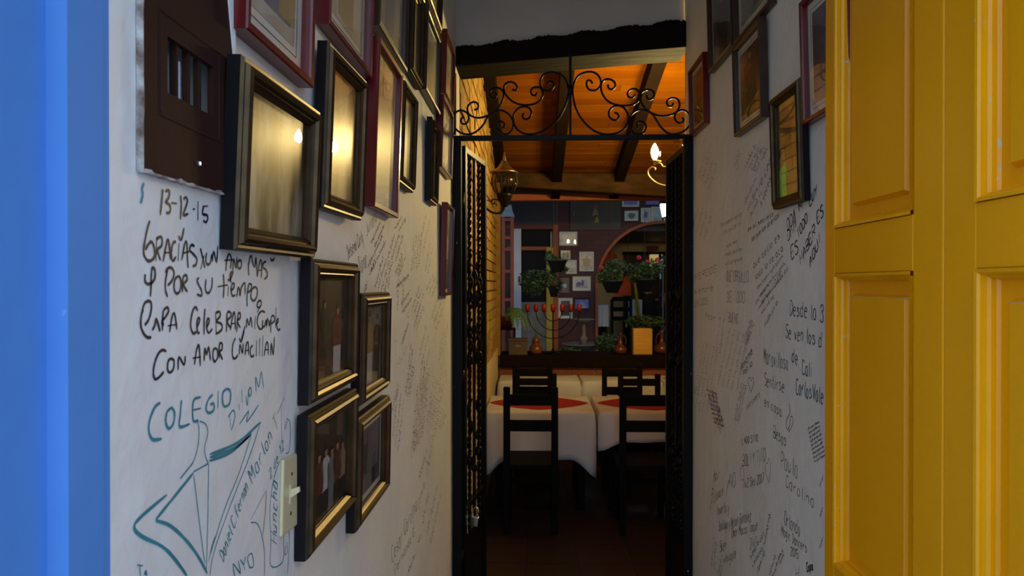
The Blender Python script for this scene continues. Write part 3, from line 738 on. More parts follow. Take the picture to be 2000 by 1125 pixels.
SCROLLS = [
    '-324:2497,-338:2485,-337:2467,-321:2461,-306:2473,-302:2497,-312:2515,-337:2526,-361:2518,-373:2491,-371:2455,-352:2427,-315:2412,-279:2418,-249:2439,-227:2466,-215:2490,-194:2511,-164:2525,-133:2520,-106:2498,-91:2465,-97:2432,-121:2412,-145:2417,-167:2435,-170:2457,-154:2472,-136:2465,-133:2450,-145:2441',
    '-276:2530,-264:2530,-256:2545,-267:2563,-288:2563,-306:2545,-306:2518,-291:2500,-261:2490,-224:2496,-188:2514,-157:2544,-139:2580,-139:2611,-157:2629,-185:2629,-201:2614,-200:2590,-182:2581,-170:2596,-179:2608',
    '-97:2622,-79:2619,-73:2634,-85:2652,-109:2659,-130:2647,-136:2623,-124:2595,-97:2568,-61:2552,-18:2549,18:2558,42:2579,49:2603,39:2627,15:2633,-6:2622,-5:2600,12:2594,21:2606',
    '-39:2510,-48:2498,-39:2483,-18:2486,-6:2507,-12:2531,-36:2542,-67:2534,-88:2507,-90:2471,-73:2435,-36:2413,12:2413,60:2431,103:2464,136:2506,160:2560,169:2608,163:2650,145:2681,115:2699,78:2702,48:2687,35:2657,42:2627,66:2615,90:2621,101:2645,90:2660,75:2657,71:2645',
    '283:2646,274:2661,259:2662,254:2640,268:2619,295:2616,316:2631,322:2655,310:2685,283:2702,247:2701,214:2683,193:2644,190:2596,205:2529,241:2469,289:2426,343:2408,398:2414,433:2437,450:2473,445:2510,424:2537,394:2543,367:2528,358:2504,370:2480,394:2475,406:2492,397:2507,385:2510',
    '355:2643,358:2625,376:2620,390:2639,379:2660,355:2668,334:2661,322:2637,328:2601,355:2564,397:2546,445:2543,481:2551,502:2575,502:2602,487:2619,463:2619,447:2603,451:2585,469:2579,483:2593',
    '535:2593,541:2575,559:2572,572:2590,565:2610,541:2617,517:2608,505:2587,514:2551,541:2518,583:2497,625:2493,667:2505,688:2532,688:2559,673:2575,646:2575,630:2559,637:2541,652:2538,661:2553',
    '496:2437,490:2455,499:2467,523:2464,534:2443,523:2416,499:2407,469:2419,454:2449,460:2491,487:2518,523:2522,559:2506,583:2472,607:2436,643:2409,679:2409,715:2424,739:2453,739:2489,721:2514,697:2520,673:2505,667:2484,679:2463,700:2460,709:2475,700:2484',
]


# ------------------------------------------------------------------ the setting: street, corridor
XL, XR = -0.380, 0.752
struct('ground_street', MB().box(-30, 30, -40, 0.62, -0.2, -0.02), M['asphalt'])
struct('floor_base', MB().box(-1.4, 4.2, 0.62, 15.2, -0.2, -0.012), M['grout'])

# left corridor wall with the niche of the meter
wl = MB()
ny0, ny1, nz0, nz1 = 0.685, 0.835, 1.866, 1.99
wl.box(-0.62, XL, 0.616, ny0, 0, 3.36)
wl.box(-0.62, XL, ny1, 3.62, 0, 3.36)
wl.box(-0.62, XL, ny0, ny1, 0, nz0)
wl.box(-0.62, XL, ny0, ny1, nz1, 3.36)
wl.box(-0.62, -0.50, ny0, ny1, nz0, nz1)
wall_left = struct('wall_left', wl, M['plaster'])
wall_right = struct('wall_right', MB().box(XR, 0.99, 0.58, 3.46, 0, 3.36), M['plaster'])
jamb = MB().prism([(-0.38, 0.616), (-0.75, 0.616), (-0.75, 0.505), (-0.396, 0.505), (-0.396, 0.557), (-0.3782, 0.557), (-0.3782, 0.604), (-0.38, 0.604)], 'z', 0, 2.95)
struct('trim_1', jamb, M['blue'], 'blue painted stepped door jamb at the street edge of the passage')
struct('wall_street_left', MB().box(-6, -0.75, 0.505, 0.616, 0, 4.2), M['blue'])
struct('wall_street_right', MB().box(0.80, 6, 0.15, 0.60, 0, 4.2), M['blue'])  # out of view, brought forward to cut sky light from the side
struct('wall_street_above', MB().box(-0.75, 0.80, 0.505, 0.60, 2.95, 4.2), M['blue'])
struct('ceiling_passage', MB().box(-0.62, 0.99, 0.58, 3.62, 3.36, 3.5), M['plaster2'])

# wall over the lintel beam, with its slanting lower edge
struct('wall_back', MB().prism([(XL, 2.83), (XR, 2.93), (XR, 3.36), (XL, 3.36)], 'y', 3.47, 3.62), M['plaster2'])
bm_ = MB().hexa([(XL - .02, 3.44, 2.779), (XR + .02, 3.44, 2.868), (XR + .02, 3.68, 2.868), (XL - .02, 3.68, 2.779)],
                [(XL - .02, 3.44, 2.868), (XR + .02, 3.44, 2.994), (XR + .02, 3.68, 2.994), (XL - .02, 3.68, 2.868)])
struct('trim_2', bm_, M['beam'], 'old dark wooden lintel beam, slanting, above the iron gate', bevel=0.008)
rag = MB()
r2 = random.Random(3)
k = 0
x = XL
while x < XR - 0.005:
    x2 = min(XR, x + r2.uniform(0.004, 0.014))
    zt = 2.868 + (x - XL) / (XR - XL) * 0.126
    rag.box(x, x2, 3.452, 3.472, zt - 0.02, zt + 0.006 + 0.006 * math.sin(x * 31) + r2.uniform(0.0, 0.006))
    x = x2
tag(rag.build('trim_3', M['beam']), 'ragged dark paint edge along the top of the lintel beam', kind='structure')

# ------------------------------------------------------------------ dining room shell
RX = 2.6
def zc(y):
    return 2.89 + (7.55 - y) * 0.218
struct('wall_dining_front', MB().box(0.99, RX, 3.46, 3.62, 0, 4.1), M['ochre'])
struct('wall_dining_front_above', MB().box(-0.62, RX, 3.50, 3.62, 3.36, 4.1), M['ochre'])
struct('wall_dining_right', MB().box(RX, RX + 0.2, 3.46, 7.7, 0, 4.1), M['ochre'])
wall_brick = struct('wall_dining_left', MB().box(-0.64, -0.402, 3.62, 7.62, 0, 4.0), M['mortar'])
struct('trim_4', MB().box(-0.402, -0.366, 3.62, 7.36, 0, 1.03), M['cream'], 'cream plastered dado at the foot of the brick wall')

# bricks of the left dining wall: the ones in sight singly, the hidden rest as one piece
unit = MB().box(-0.5, 0.5, -0.5, 0.5, -0.5, 0.5)
def unit_mesh(name, m):
    o = unit.build(name, m)
    me = o.data
    bpy.data.objects.remove(o)
    return me
BR = [unit_mesh('brick', m) for m in M['bricks']]
hidden = MB()
rb = random.Random(11)
BL, BH = 0.262, 0.088
row = 0
z = 1.035
while z < 3.75:
    y = 3.62 - (BL / 2 if row % 2 else 0)
    while y < 7.6:
        y0, y1 = max(y, 3.625), min(y + BL, 7.62)
        zz1 = min(z + BH, zc((y0 + y1) / 2) + 0.02)
        if y1 - y0 > 0.04 and zz1 - z > 0.03:
            xf = -0.375 + rb.uniform(-0.006, 0.005)
            seen = (y0 > 5.0 and z > 1.0) or (z > 2.45 and y0 > 4.55)
            if seen:
                o = bpy.data.objects.new('brick', rb.choice(BR))
                COL.objects.link(o)
                o.parent = wall_brick
                o.location = ((xf - 0.405) / 2, (y0 + y1) / 2, (z + zz1) / 2 - 0.006)
                o.scale = (xf + 0.405, y1 - y0 - 0.014, zz1 - z - 0.013)
                o.rotation_euler = (0, 0, rb.uniform(-0.02, 0.02))
            else:
                hidden.box(-0.405, xf, y0 + .007, y1 - .007, z, zz1 - 0.013)
        y += BL
    z += BH
    row += 1
hb = hidden.build('brickwork', M['bricks'][0], parent=wall_brick)
tag(hb, kind='stuff')
# brick corbel where the wall ends, under the eave beam
struct('pillar_corner', MB().box(-0.62, -0.345, 7.36, 7.62, 0.955, 2.78), M['bricks'][1])

# planked ceiling, plank by plank, falling away from the gate
ceil = struct('ceiling', MB().hexa([(-0.62, 3.62, zc(3.62) + .025), (RX + .2, 3.62, zc(3.62) + .025), (RX + .2, 8.1, zc(8.1) + .025), (-0.62, 8.1, zc(8.1) + .025)],
                                   [(-0.62, 3.62, zc(3.62) + .1), (RX + .2, 3.62, zc(3.62) + .1), (RX + .2, 8.1, zc(8.1) + .1), (-0.62, 8.1, zc(8.1) + .1)]), M['rafter'])
rp = random.Random(5)
y = 3.63
while y < 8.05:
    w = 0.112
    j = rp.uniform(0.1, 2.1)
    for (a, b) in ((-0.40, j - 0.002), (j + 0.002, RX)):
        y0, y1 = y, y + w - 0.004
        d = rp.uniform(-0.002, 0.002)
        MB().hexa([(a, y0, zc(y0) + d), (b, y0, zc(y0) + d), (b, y1, zc(y1) + d), (a, y1, zc(y1) + d)],
                  [(a, y0, zc(y0) + .022), (b, y0, zc(y0) + .022), (b, y1, zc(y1) + .022), (a, y1, zc(y1) + .022)]).build('plank', rp.choice(M['planks']), parent=ceil)
    y += w
for i, xr in enumerate((-0.335, 0.26, 0.92, 1.58, 2.2)):
    a, b = xr - 0.05, xr + 0.05
    MB().hexa([(a, 3.63, zc(3.63) - .13), (b, 3.63, zc(3.63) - .13), (b, 7.95, zc(7.95) - .13), (a, 7.95, zc(7.95) - .13)],
              [(a, 3.63, zc(3.63) - .001), (b, 3.63, zc(3.63) - .001), (b, 7.95, zc(7.95) - .001), (a, 7.95, zc(7.95) - .001)]).build('rafter', M['rafter'], parent=ceil)
struct('trim_5', MB().hexa([(-0.6, 7.42, 2.768), (RX, 7.42, 2.557), (RX, 7.62, 2.557), (-0.6, 7.62, 2.768)],
                           [(-0.6, 7.42, 2.90), (RX, 7.42, 2.86), (RX, 7.62, 2.86), (-0.6, 7.62, 2.90)]), M['eave'],
       'rough timber eave beam where the plank ceiling ends', bevel=0.02)
struct('trim_6', MB().box(-0.6, RX, 7.95, 8.05, 2.66, 2.735), M['orange_wood'], 'reddish fascia board under the roof edge', bevel=0.01)

# floor tiles
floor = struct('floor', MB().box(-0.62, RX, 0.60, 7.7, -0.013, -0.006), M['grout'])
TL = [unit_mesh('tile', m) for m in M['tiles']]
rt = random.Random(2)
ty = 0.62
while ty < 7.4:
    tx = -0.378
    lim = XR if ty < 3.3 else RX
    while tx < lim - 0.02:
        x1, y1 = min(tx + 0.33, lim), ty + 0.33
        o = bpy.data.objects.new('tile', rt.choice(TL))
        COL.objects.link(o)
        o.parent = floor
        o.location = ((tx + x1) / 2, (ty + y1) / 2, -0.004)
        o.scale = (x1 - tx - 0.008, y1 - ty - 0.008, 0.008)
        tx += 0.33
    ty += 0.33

# low wall towards the patio, brick by brick, with a heavy timber sill
parapet = struct('wall_parapet', MB().box(-0.40, RX, 7.43, 7.66, 0, 0.825), M['mortar'])
RBm = [unit_mesh('brick', m) for m in M['redbricks']]
for r in range(9):
    x = -0.38 - (0.13 if r % 2 else 0)
    while x < RX:
        a, b = max(x, -0.36), min(x + 0.26, RX)
        if b - a > 0.05:
            o = bpy.data.objects.new('brick', rb.choice(RBm))
            COL.objects.link(o)
            o.parent = parapet
            o.location = ((a + b) / 2, 7.425, 0.825 - 0.045 - r * 0.09)
            o.scale = (b - a - 0.014, 0.03, 0.077)
        x += 0.26
SILL = 0.955
struct('trim_7', MB().box(-0.345, RX, 7.36, 7.86, 0.825, SILL), M['beam'], 'heavy dark timber sill on the low patio wall', bevel=0.012)

# ------------------------------------------------------------------ patio and the house behind it
struct('wall_patio_left', MB().box(-1.6, -1.3, 7.66, 11, 0, 3.6), M['dark_panel'])
struct('wall_patio_right', MB().box(3.6, 3.8, 7.66, 15, 0, 3.6), M['dark_panel'])
struct('added_patio_cover', MB().box(-1.6, 3.8, 8.35, 11.3, 3.5, 3.6), M['dark_panel'])  # unseen cover added over the open patio to hold back sky light
FY = 11.0
def rect(x0, x1, y0, y1, Y):
    a, b = at(x0, y1, Y), at(x1, y0, Y)
    return a[0], b[0], a[2], b[2]
def slab(name, x0, x1, y0, y1, Y, t, m, label=None):
    X0, X1, Z0, Z1 = rect(x0, x1, y0, y1, Y)
    return struct(name, MB().box(X0, X1, Y, Y + t, max(Z0, 0), Z1), m, label)
slab('wall_house_dark', 880, 1088, 330, 442, FY, 0.2, M['dark_panel'])
struct('trim_8', MB().box(*rect(880, 1090, 440, 448, FY)[:2], FY - .04, FY, *rect(880, 1090, 440, 448, FY)[2:]), M['terracotta'], 'brown wooden lintel over the dark patio windows')
struct('trim_9', MB().box(*rect(990, 1085, 482, 489, FY)[:2], FY - .05, FY, *rect(990, 1085, 482, 489, FY)[2:]), M['orange_wood'], 'orange wooden rail between the dark windows')
struct('trim_10', MB().box(*rect(1080, 1090, 440, 690, FY)[:2], FY - .06, FY, 0, rect(1080, 1090, 440, 690, FY)[3]), M['orange_wood'], 'orange wooden post beside the photographs')
struct('trim_11', MB().box(*rect(1067, 1080, 484, 690, FY)[:2], FY - .08, FY, 0, rect(1067, 1088, 484, 690, FY)[3]), M['yellow_post'], 'mustard yellow post on the patio')
struct('pillar_white', MB().box(*rect(1004, 1018, 448, 655, FY)[:2], FY - .12, FY, 0, rect(1004, 1018, 448, 655, FY)[3]), M['white_paint'])
w1 = slab('window_1', 1018, 1076, 448, 482, FY + .04, 0.05, M['window_dark'])
w2 = slab('door_3', 1018, 1067, 489, 620, FY + .04, 0.05, M['window_dark'])
slab('wall_house_low', 1018, 1067, 590, 760, FY + .02, 0.06, M['stone'])
slab('wall_house_left', 880, 1004, 448, 760, FY, 0.2, M['dark_panel'])

# red brick facade with the big arch
ax, az, ar = 2.019, 1.667, 1.034
fx0, fx1, ztop = 0.388, 3.6, 3.5
fac = MB()
fac.box(fx0, ax - ar, FY, FY + .25, 0, ztop)
fac.box(ax + ar, fx1, FY, FY + .25, 0, ztop)
seg = 28
for i in range(seg):
    t0, t1 = PI - PI * i / seg, PI - PI * (i + 1) / seg
    xa, za, xb, zb = ax + ar * math.cos(t0), az + ar * math.sin(t0), ax + ar * math.cos(t1), az + ar * math.sin(t1)
    fac.hexa([(xa, FY, za), (xb, FY, zb), (xb, FY + .25, zb), (xa, FY + .25, za)], [(xa, FY, ztop), (xb, FY, ztop), (xb, FY + .25, ztop), (xa, FY + .25, ztop)])
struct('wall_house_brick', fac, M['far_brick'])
ring = MB()
prof = [(0.0, -0.02), (0.045, -0.02), (0.045, 0.12), (0.0, 0.12)]
path = [(ax - ar, 0.0), (ax - ar, 0.6), (ax - ar, az)] + [(ax + ar * math.cos(PI - PI * i / 32), az + ar * math.sin(PI - PI * i / 32)) for i in range(1, 32)] + [(ax + ar, az), (ax + ar, 0)]
for i in range(len(path) - 1):
    (xa, za), (xb, zb) = path[i], path[i + 1]
    def inn(x, z, d):
        if z <= az:
            return (x + (d if x < ax else -d), z)
        v = Vector((ax - x, az - z)).normalized()
        return (x + v.x * d, z + v.y * d)
    (xc, zc_), (xd, zd) = inn(xa, za, 0.045), inn(xb, zb, 0.045)
    ring.hexa([(xa, FY - .03, za), (xb, FY - .03, zb), (xb, FY + .2, zb), (xa, FY + .2, za)], [(xc, FY - .03, zc_), (xd, FY - .03, zd), (xd, FY + .2, zd), (xc, FY + .2, zc_)])
struct('trim_12', ring, M['orange_wood'], 'orange painted rim of the wide round arch')

# room beyond the arch
struct('wall_far', MB().box(-0.2, 3.6, 14.5, 14.7, 0, 3.3), M['cream'])
struct('wall_far_left', MB().box(0.3, 0.5, 11.25, 14.5, 0, 3.3), M['cream'])
struct('ceiling_far', MB().box(0.3, 3.6, 11.25, 14.6, 2.56, 2.7), M['dark_panel'])
struct('trim_13', MB().box(*rect(1215, 1330, 492, 498, 14.45)[:2], 14.40, 14.5, *rect(1215, 1330, 492, 498, 14.45)[2:]), M['rafter'], 'dark lintel over the doorway in the far room')
struct('door_4', MB().box(*rect(1217, 1330, 498, 745, 14.45)[:2], 14.46, 14.5, 0, rect(1217, 1330, 498, 745, 14.45)[3]), M['dark_panel'])
wy = MB().box(*rect(1268, 1292, 497, 521, 14.4)[:2], 14.40, 14.46, *rect(1268, 1292, 497, 521, 14.4)[2:])
struct('window_2', wy, mat('lit_yellow_window', (0.6, 0.45, 0.15), 0.6, emit=(1.0, 0.72, 0.25), estr=0.35))

# ------------------------------------------------------------------ yellow folding street door, two leaves folded back along the right wall
def door_leaf(name, y0, y1, rec0, rec1, label):
    """leaf between y0 (near) and y1 (far); recess between rec0 and rec1; faces the passage at X = 0.70"""
    XF, XB = 0.70, 0.742
    bands = [(0.26, 0.93), (1.05, 1.725), (1.83, 2.50)]
    root = tag(bpy.data.objects.new(name, None), label, kind='structure')
    COL.objects.link(root)
    for (a, b) in ((y0 + .0008, rec0), (rec1, y1 - .0008)):
        MB().box(XF, XB, a, b, 0.02, 2.76).build('stile', M['yellow'], parent=root, bevel=0.003)
    zs = [0.02] + [q for bnd in bands for q in bnd] + [2.76]
    for i in range(0, len(zs), 2):
        MB().box(XF, XB, rec0, rec1, zs[i], zs[i + 1]).build('rail', M['yellow'], parent=root, bevel=0.002)
    for (z0, z1) in bands:
        p = MB()
        # raised panel: groove floor, bevel, field
        i0, i1 = 0.052, 0.060
        g, fld = XF + 0.027, XF + 0.012
        def ringq(a, b):
            return [(a[2], a[0], a[3]), (a[2], a[1], a[3]), (a[2], a[1], a[4]), (a[2], a[0], a[4])], [(b[2], b[0], b[3]), (b[2], b[1], b[3]), (b[2], b[1], b[4]), (b[2], b[0], b[4])]
        L0 = (rec0, rec1, g, z0, z1)
        L1 = (rec0 + i0 - .007, rec1 - i1 + .007, g, z0 + i0 - .007, z1 - i0 + .007)
        L2 = (rec0 + i0, rec1 - i1, fld, z0 + i0, z1 - i0)
        for A, B in ((L0, L1), (L1, L2)):
            q, r = ringq(A, B)
            for n in range(4):
                n2 = (n + 1) % 4
                p.face([q[n], r[n], r[n2], q[n2]])
        q, _ = ringq(L2, L2)
        p.face([q[0], q[3], q[2], q[1]])
        p.box(g + .001, XB - .004, rec0, rec1, z0, z1)
        p.build('panel', M['yellow'], parent=root)
        # stepped moulding on the four sides of the recess
        prof = [(0.0, -0.004), (0.006, -0.003), (0.0085, 0.001), (0.0085, 0.007), (0.0125, 0.009), (0.0150, 0.014), (0.0150, 0.022), (0.0185, 0.027)]
        mo = MB()
        for n in range(4):
            vs = []
            for (u, d) in prof:
                c = [(XF + d, rec0 + u, z0 + u), (XF + d, rec1 - u, z0 + u), (XF + d, rec1 - u, z1 - u), (XF + d, rec0 + u, z1 - u)]
                vs.append((c[n], c[(n + 1) % 4]))
            for e in range(len(vs) - 1):
                mo.face([vs[e][0], vs[e][1], vs[e + 1][1], vs[e + 1][0]])
        mo.build('moulding', M['yellow_worn'], parent=root)
        ds = MB().box(fld + .0008, g, rec0 + i0 - .004, rec1 - i1 + .004, z1 - i0 - .0005, z1 - i0 + .0012)
        ds.build('dust_line', M['dust'], parent=root)
    return root
door_leaf('door_1', 1.2105, 1.693, 1.306, 1.638, 'far leaf of the yellow panelled street door folded along the right wall')
door_leaf('door_2', 0.73, 1.2095, 0.79, 1.122, 'near leaf of the yellow panelled street door at the right edge')


# ------------------------------------------------------------------ handwriting on the two walls
GLYPH = dict(p.split('=') for p in '''A=032B43 1636|B=030B 0B3B49370746443303|C=4A3B1B0905133344|D=030B 0B2B48462303|E=4B0B0343 0737|F=030B4B 0737|G=4A3B1B090513334547 4727|H=030B 434B 0747|I=232B|J=3B35231304|K=030B 4B06 1743|L=0B0343|M=030B264B43|N=030B434B|O=1B0905133345493B1B|P=030B 0B3B493707|Q=1B0905133345493B1B 2643|R=030B 0B3B493707 1743|S=4A3B1B09183745331304|T=232B 0B4B|U=0B051333454B|V=0B234B|W=0B1327334B|X=034B 0B43|Y=0B274B 2723|Z=0B4B0343|a=38180604133338 3833|b=0B03 061837352304|c=371806041333|d=3B33 371806041334|e=063637281806041333|f=3A2B1A13 0828|g=381806041434 38312000|h=0B03 0618283633|i=1813 1A1B|j=28211000 2A2B|k=0B03 3805 1633|l=1B1423|m=0803 07182723 27384743|n=0803 0618283733|o=1806041323353718|p=0800 061837352304|q=3830 371806041334|r=0803 06172838|s=37180735341304|t=1B142333 0828|u=0804132335 3833|v=082338|w=0813263348|x=0338 0833|y=0823 382100|z=08380333|0=1B0905133345493B1B|1=0A1B13|2=0A1B3B490343|3=0A1B3B49283745331304|5=4B0B0737453313|7=0B4B13|.=1314|-=0737'''.split('|'))
WIDE = {'I': 3.2, 'i': 3.0, 'l': 3.2, 'j': 4.0, 't': 4.2, '1': 3.2, '.': 2.6, ' ': 3.4, 'M': 6.2, 'm': 6.0, 'w': 6.0}
rw = random.Random(21)


def ribbon(mb, wall, line, w):
    """a flat pen stroke on the wall plane, a hair proud of the plaster"""
    X = XL + 0.0006 if wall == 'L' else XR - 0.0006
    n = len(line)
    if n < 2:
        return
    Ls, Rs = [], []
    for i, p in enumerate(line):
        a, b = line[max(i - 1, 0)], line[min(i + 1, n - 1)]
        dx, dz = b[0] - a[0], b[1] - a[1]
        l = math.hypot(dx, dz) or 1
        hw = w / 2 * (0.55 if i in (0, n - 1) else 1.0) * rw.uniform(0.82, 1.12)
        Ls.append((X, p[0] - dz / l * hw, p[1] + dx / l * hw))
        Rs.append((X, p[0] + dz / l * hw, p[1] - dx / l * hw))
    base = len(mb.v)
    mb.v += Ls + Rs
    for i in range(n - 1):
        mb.f.append((base + i, base + i + 1, base + n + i + 1, base + n + i))
        mb.m.append(0)


def wall_of(w):
    return wall_left if w == 'L' else wall_right


for label, col, wd, data in TRACED:
    mb = MB()
    w = None
    for st in data.split(' '):
        pts = [tuple(int(q) / 10000 for q in p.split(':')) for p in st.split(',')]
        w = 'R' if label.startswith(('curly', 'small heart', 'two heart')) else 'L'
        ribbon(mb, w, smooth_line(pts, 4), wd / 10000 * 1.25)
    o = mb.build('handwriting', M[col], parent=wall_of(w))
    o['label'] = label

for w, s, O, E, T, col, wd in TEXTS:
    O, E, T = (Vector((p[0] / 10000, p[1] / 10000)) for p in (O, E, T))
    adv = sum(WIDE.get(c, 5.4) for c in s)
    ux, uy = (E - O) / adv, (T - O) / 8.0
    mb = MB()
    x = 0.0
    for c in s:
        lift = rw.uniform(-0.35, 0.35)
        for st in (GLYPH.get(c, '').split(' ') if c in GLYPH else []):
            pts = []
            for i in range(0, len(st), 2):
                gx, gy = int(st[i], 16), int(st[i + 1], 16) - 3
                q = O + ux * (x + gx + rw.uniform(-.2, .2) + 0.06 * gy) + uy * (gy + lift + rw.uniform(-.3, .3))
                pts.append((q.x, q.y))
            ribbon(mb, w, smooth_line(pts, 3), wd / 10000 * (1.6 if w == 'R' else 1.3 if col == 'teal' else 1.5))
        x += WIDE.get(c, 5.4)
    mb.build('handwriting', M[col], parent=wall_of(w))

scrib = {}
for w, O, E, T, col, wd in SCRIBBLES:
    O, E, T = (Vector((p[0] / 10000, p[1] / 10000)) for p in (O, E, T))
    mb = scrib.setdefault((w, col), [])
    one = MB()
    u, v = E - O, T - O
    step = max(v.length * 0.42, 0.004)
    n = max(4, int(u.length / step))
    line = []
    i = 0
    while i < n:
        ln = rw.randint(4, 9)
        line = []
        for j in range(min(ln * 2, (n - i) * 2) + 1):
            t = min((i + j / 2) / n, 1.0)
            h = (rw.choice((0.5, 0.55, 0.6, 0.95, 0.6)) if j % 2 else rw.choice((0.0, 0.05, 0.0, -0.35, 0.1)))
            q = O + u * t + v * h + u * (rw.uniform(-.25, .25) / n)
            line.append((q.x, q.y))
        ribbon(one, w, smooth_line(line, 2), wd / 10000 * (1.3 if w == 'R' else 1.6))
        i += ln + 1
    one.build('scribble', M[col], parent=wall_of(w))

# ------------------------------------------------------------------ picture frames
PROF = {
    'bronze': ([(0, 0), (0, .017), (.003, .021), (.007, .0205), (.010, .0255), (.0145, .0285), (.019, .0255), (.0215, .0205), (.0245, .0215), (.027, .0185), (.030, .0155), (.030, .006)], 'bronze', 0.030),
    'red': ([(0, 0), (0, .022), (.002, .0245), (.012, .0235), (.014, .020), (.015, .006)], 'red_lacquer', 0.015),
    'dark': ([(0, 0), (0, .022), (.002, .0245), (.009, .0255), (.013, .0215), (.017, .019), (.0175, .006)], 'dark_wood', 0.0175),
    'far': ([(0, 0), (0, .018), (.004, .022), (.016, .020), (.018, .006)], 'dark_wood', 0.018),
    'farlight': ([(0, 0), (0, .018), (.004, .022), (.020, .020), (.022, .006)], 'card', 0.022),
}


def oval(mb, cx, cz, rx, rz, d, m, n=12):
    mb.face([(cx + rx * math.cos(2 * PI * i / n), -d, cz + rz * math.sin(2 * PI * i / n)) for i in range(n)], m)


def figure(mb, cx, base, h, d, mbody, mskin, mleg, wide=1.0):
    """a small standing figure printed in a photograph"""
    w = h * 0.15 * wide
    mb.face([(cx - w * .75, -d, base), (cx + w * .75, -d, base), (cx + w * .8, -d, base + h * .48), (cx - w * .8, -d, base + h * .48)], mleg)
    mb.face([(cx - w * .9, -d - .0002, base + h * .42), (cx + w * .9, -d - .0002, base + h * .42), (cx + w * 1.05, -d - .0002, base + h * .74), (cx + w * .45, -d - .0002, base + h * .83),
             (cx - w * .45, -d - .0002, base + h * .83), (cx - w * 1.05, -d - .0002, base + h * .74)], mbody)
    oval(mb, cx, base + h * .90, h * .062, h * .085, d + .0004, mskin)
    mb.face([(cx - h * .068, -d - .0006, base + h * .91), (cx + h * .068, -d - .0006, base + h * .91), (cx + h * .05, -d - .0006, base + h * .985), (cx - h * .05, -d - .0006, base + h * .985)], 4)


def flat(name, c):
    return M.setdefault('print_' + name, mat('print_' + name, c, 0.5))


PC = {'blue': (0.07, 0.085, 0.16), 'pink': (0.42, 0.16, 0.14), 'white': (0.45, 0.44, 0.42), 'black': (0.012, 0.010, 0.012), 'skin': (0.33, 0.17, 0.10), 'tan': (0.30, 0.20, 0.10), 'grey': (0.16, 0.155, 0.15),
      'maroon': (0.10, 0.018, 0.018), 'green': (0.06, 0.12, 0.05), 'hair': (0.015, 0.010, 0.008), 'lime': (0.24, 0.72, 0.10), 'orange': (0.48, 0.20, 0.035), 'violet': (0.07, 0.04, 0.22), 'sky': (0.13, 0.13, 0.52), 'cyan': (0.25, 0.45, 0.6)}
BGS = {'contrast': ((0.012, 0.008, 0.005), (0.075, 0.05, 0.024), (0.34, 0.29, 0.20)), 'sepia': ((0.10, 0.065, 0.03), (0.26, 0.19, 0.10), (0.40, 0.33, 0.22)), 'dark': ((0.008, 0.006, 0.006), (0.03, 0.018, 0.014), (0.085, 0.055, 0.045)), 'grey': ((0.06, 0.06, 0.055), (0.17, 0.165, 0.15), (0.30, 0.29, 0.27)),
       'pale': ((0.30, 0.28, 0.24), (0.42, 0.40, 0.36), (0.55, 0.53, 0.49)), 'red': ((0.05, 0.015, 0.012), (0.15, 0.05, 0.03), (0.26, 0.16, 0.10)), 'amber': ((0.10, 0.045, 0.012), (0.28, 0.14, 0.035), (0.36, 0.22, 0.08)),
       'purple': ((0.03, 0.02, 0.04), (0.08, 0.06, 0.085), (0.20, 0.18, 0.19)), 'sky': ((0.10, 0.10, 0.40), (0.22, 0.24, 0.5), (0.5, 0.52, 0.6))}
BGM = {}


def bgmat(k, sx=1.0):
    key = (k, sx)
    if key not in BGM:
        BGM[key] = photo_mat('photo_' + k, *BGS[k], scale=7, stretch=(sx, 1, 1))
    return BGM[key]


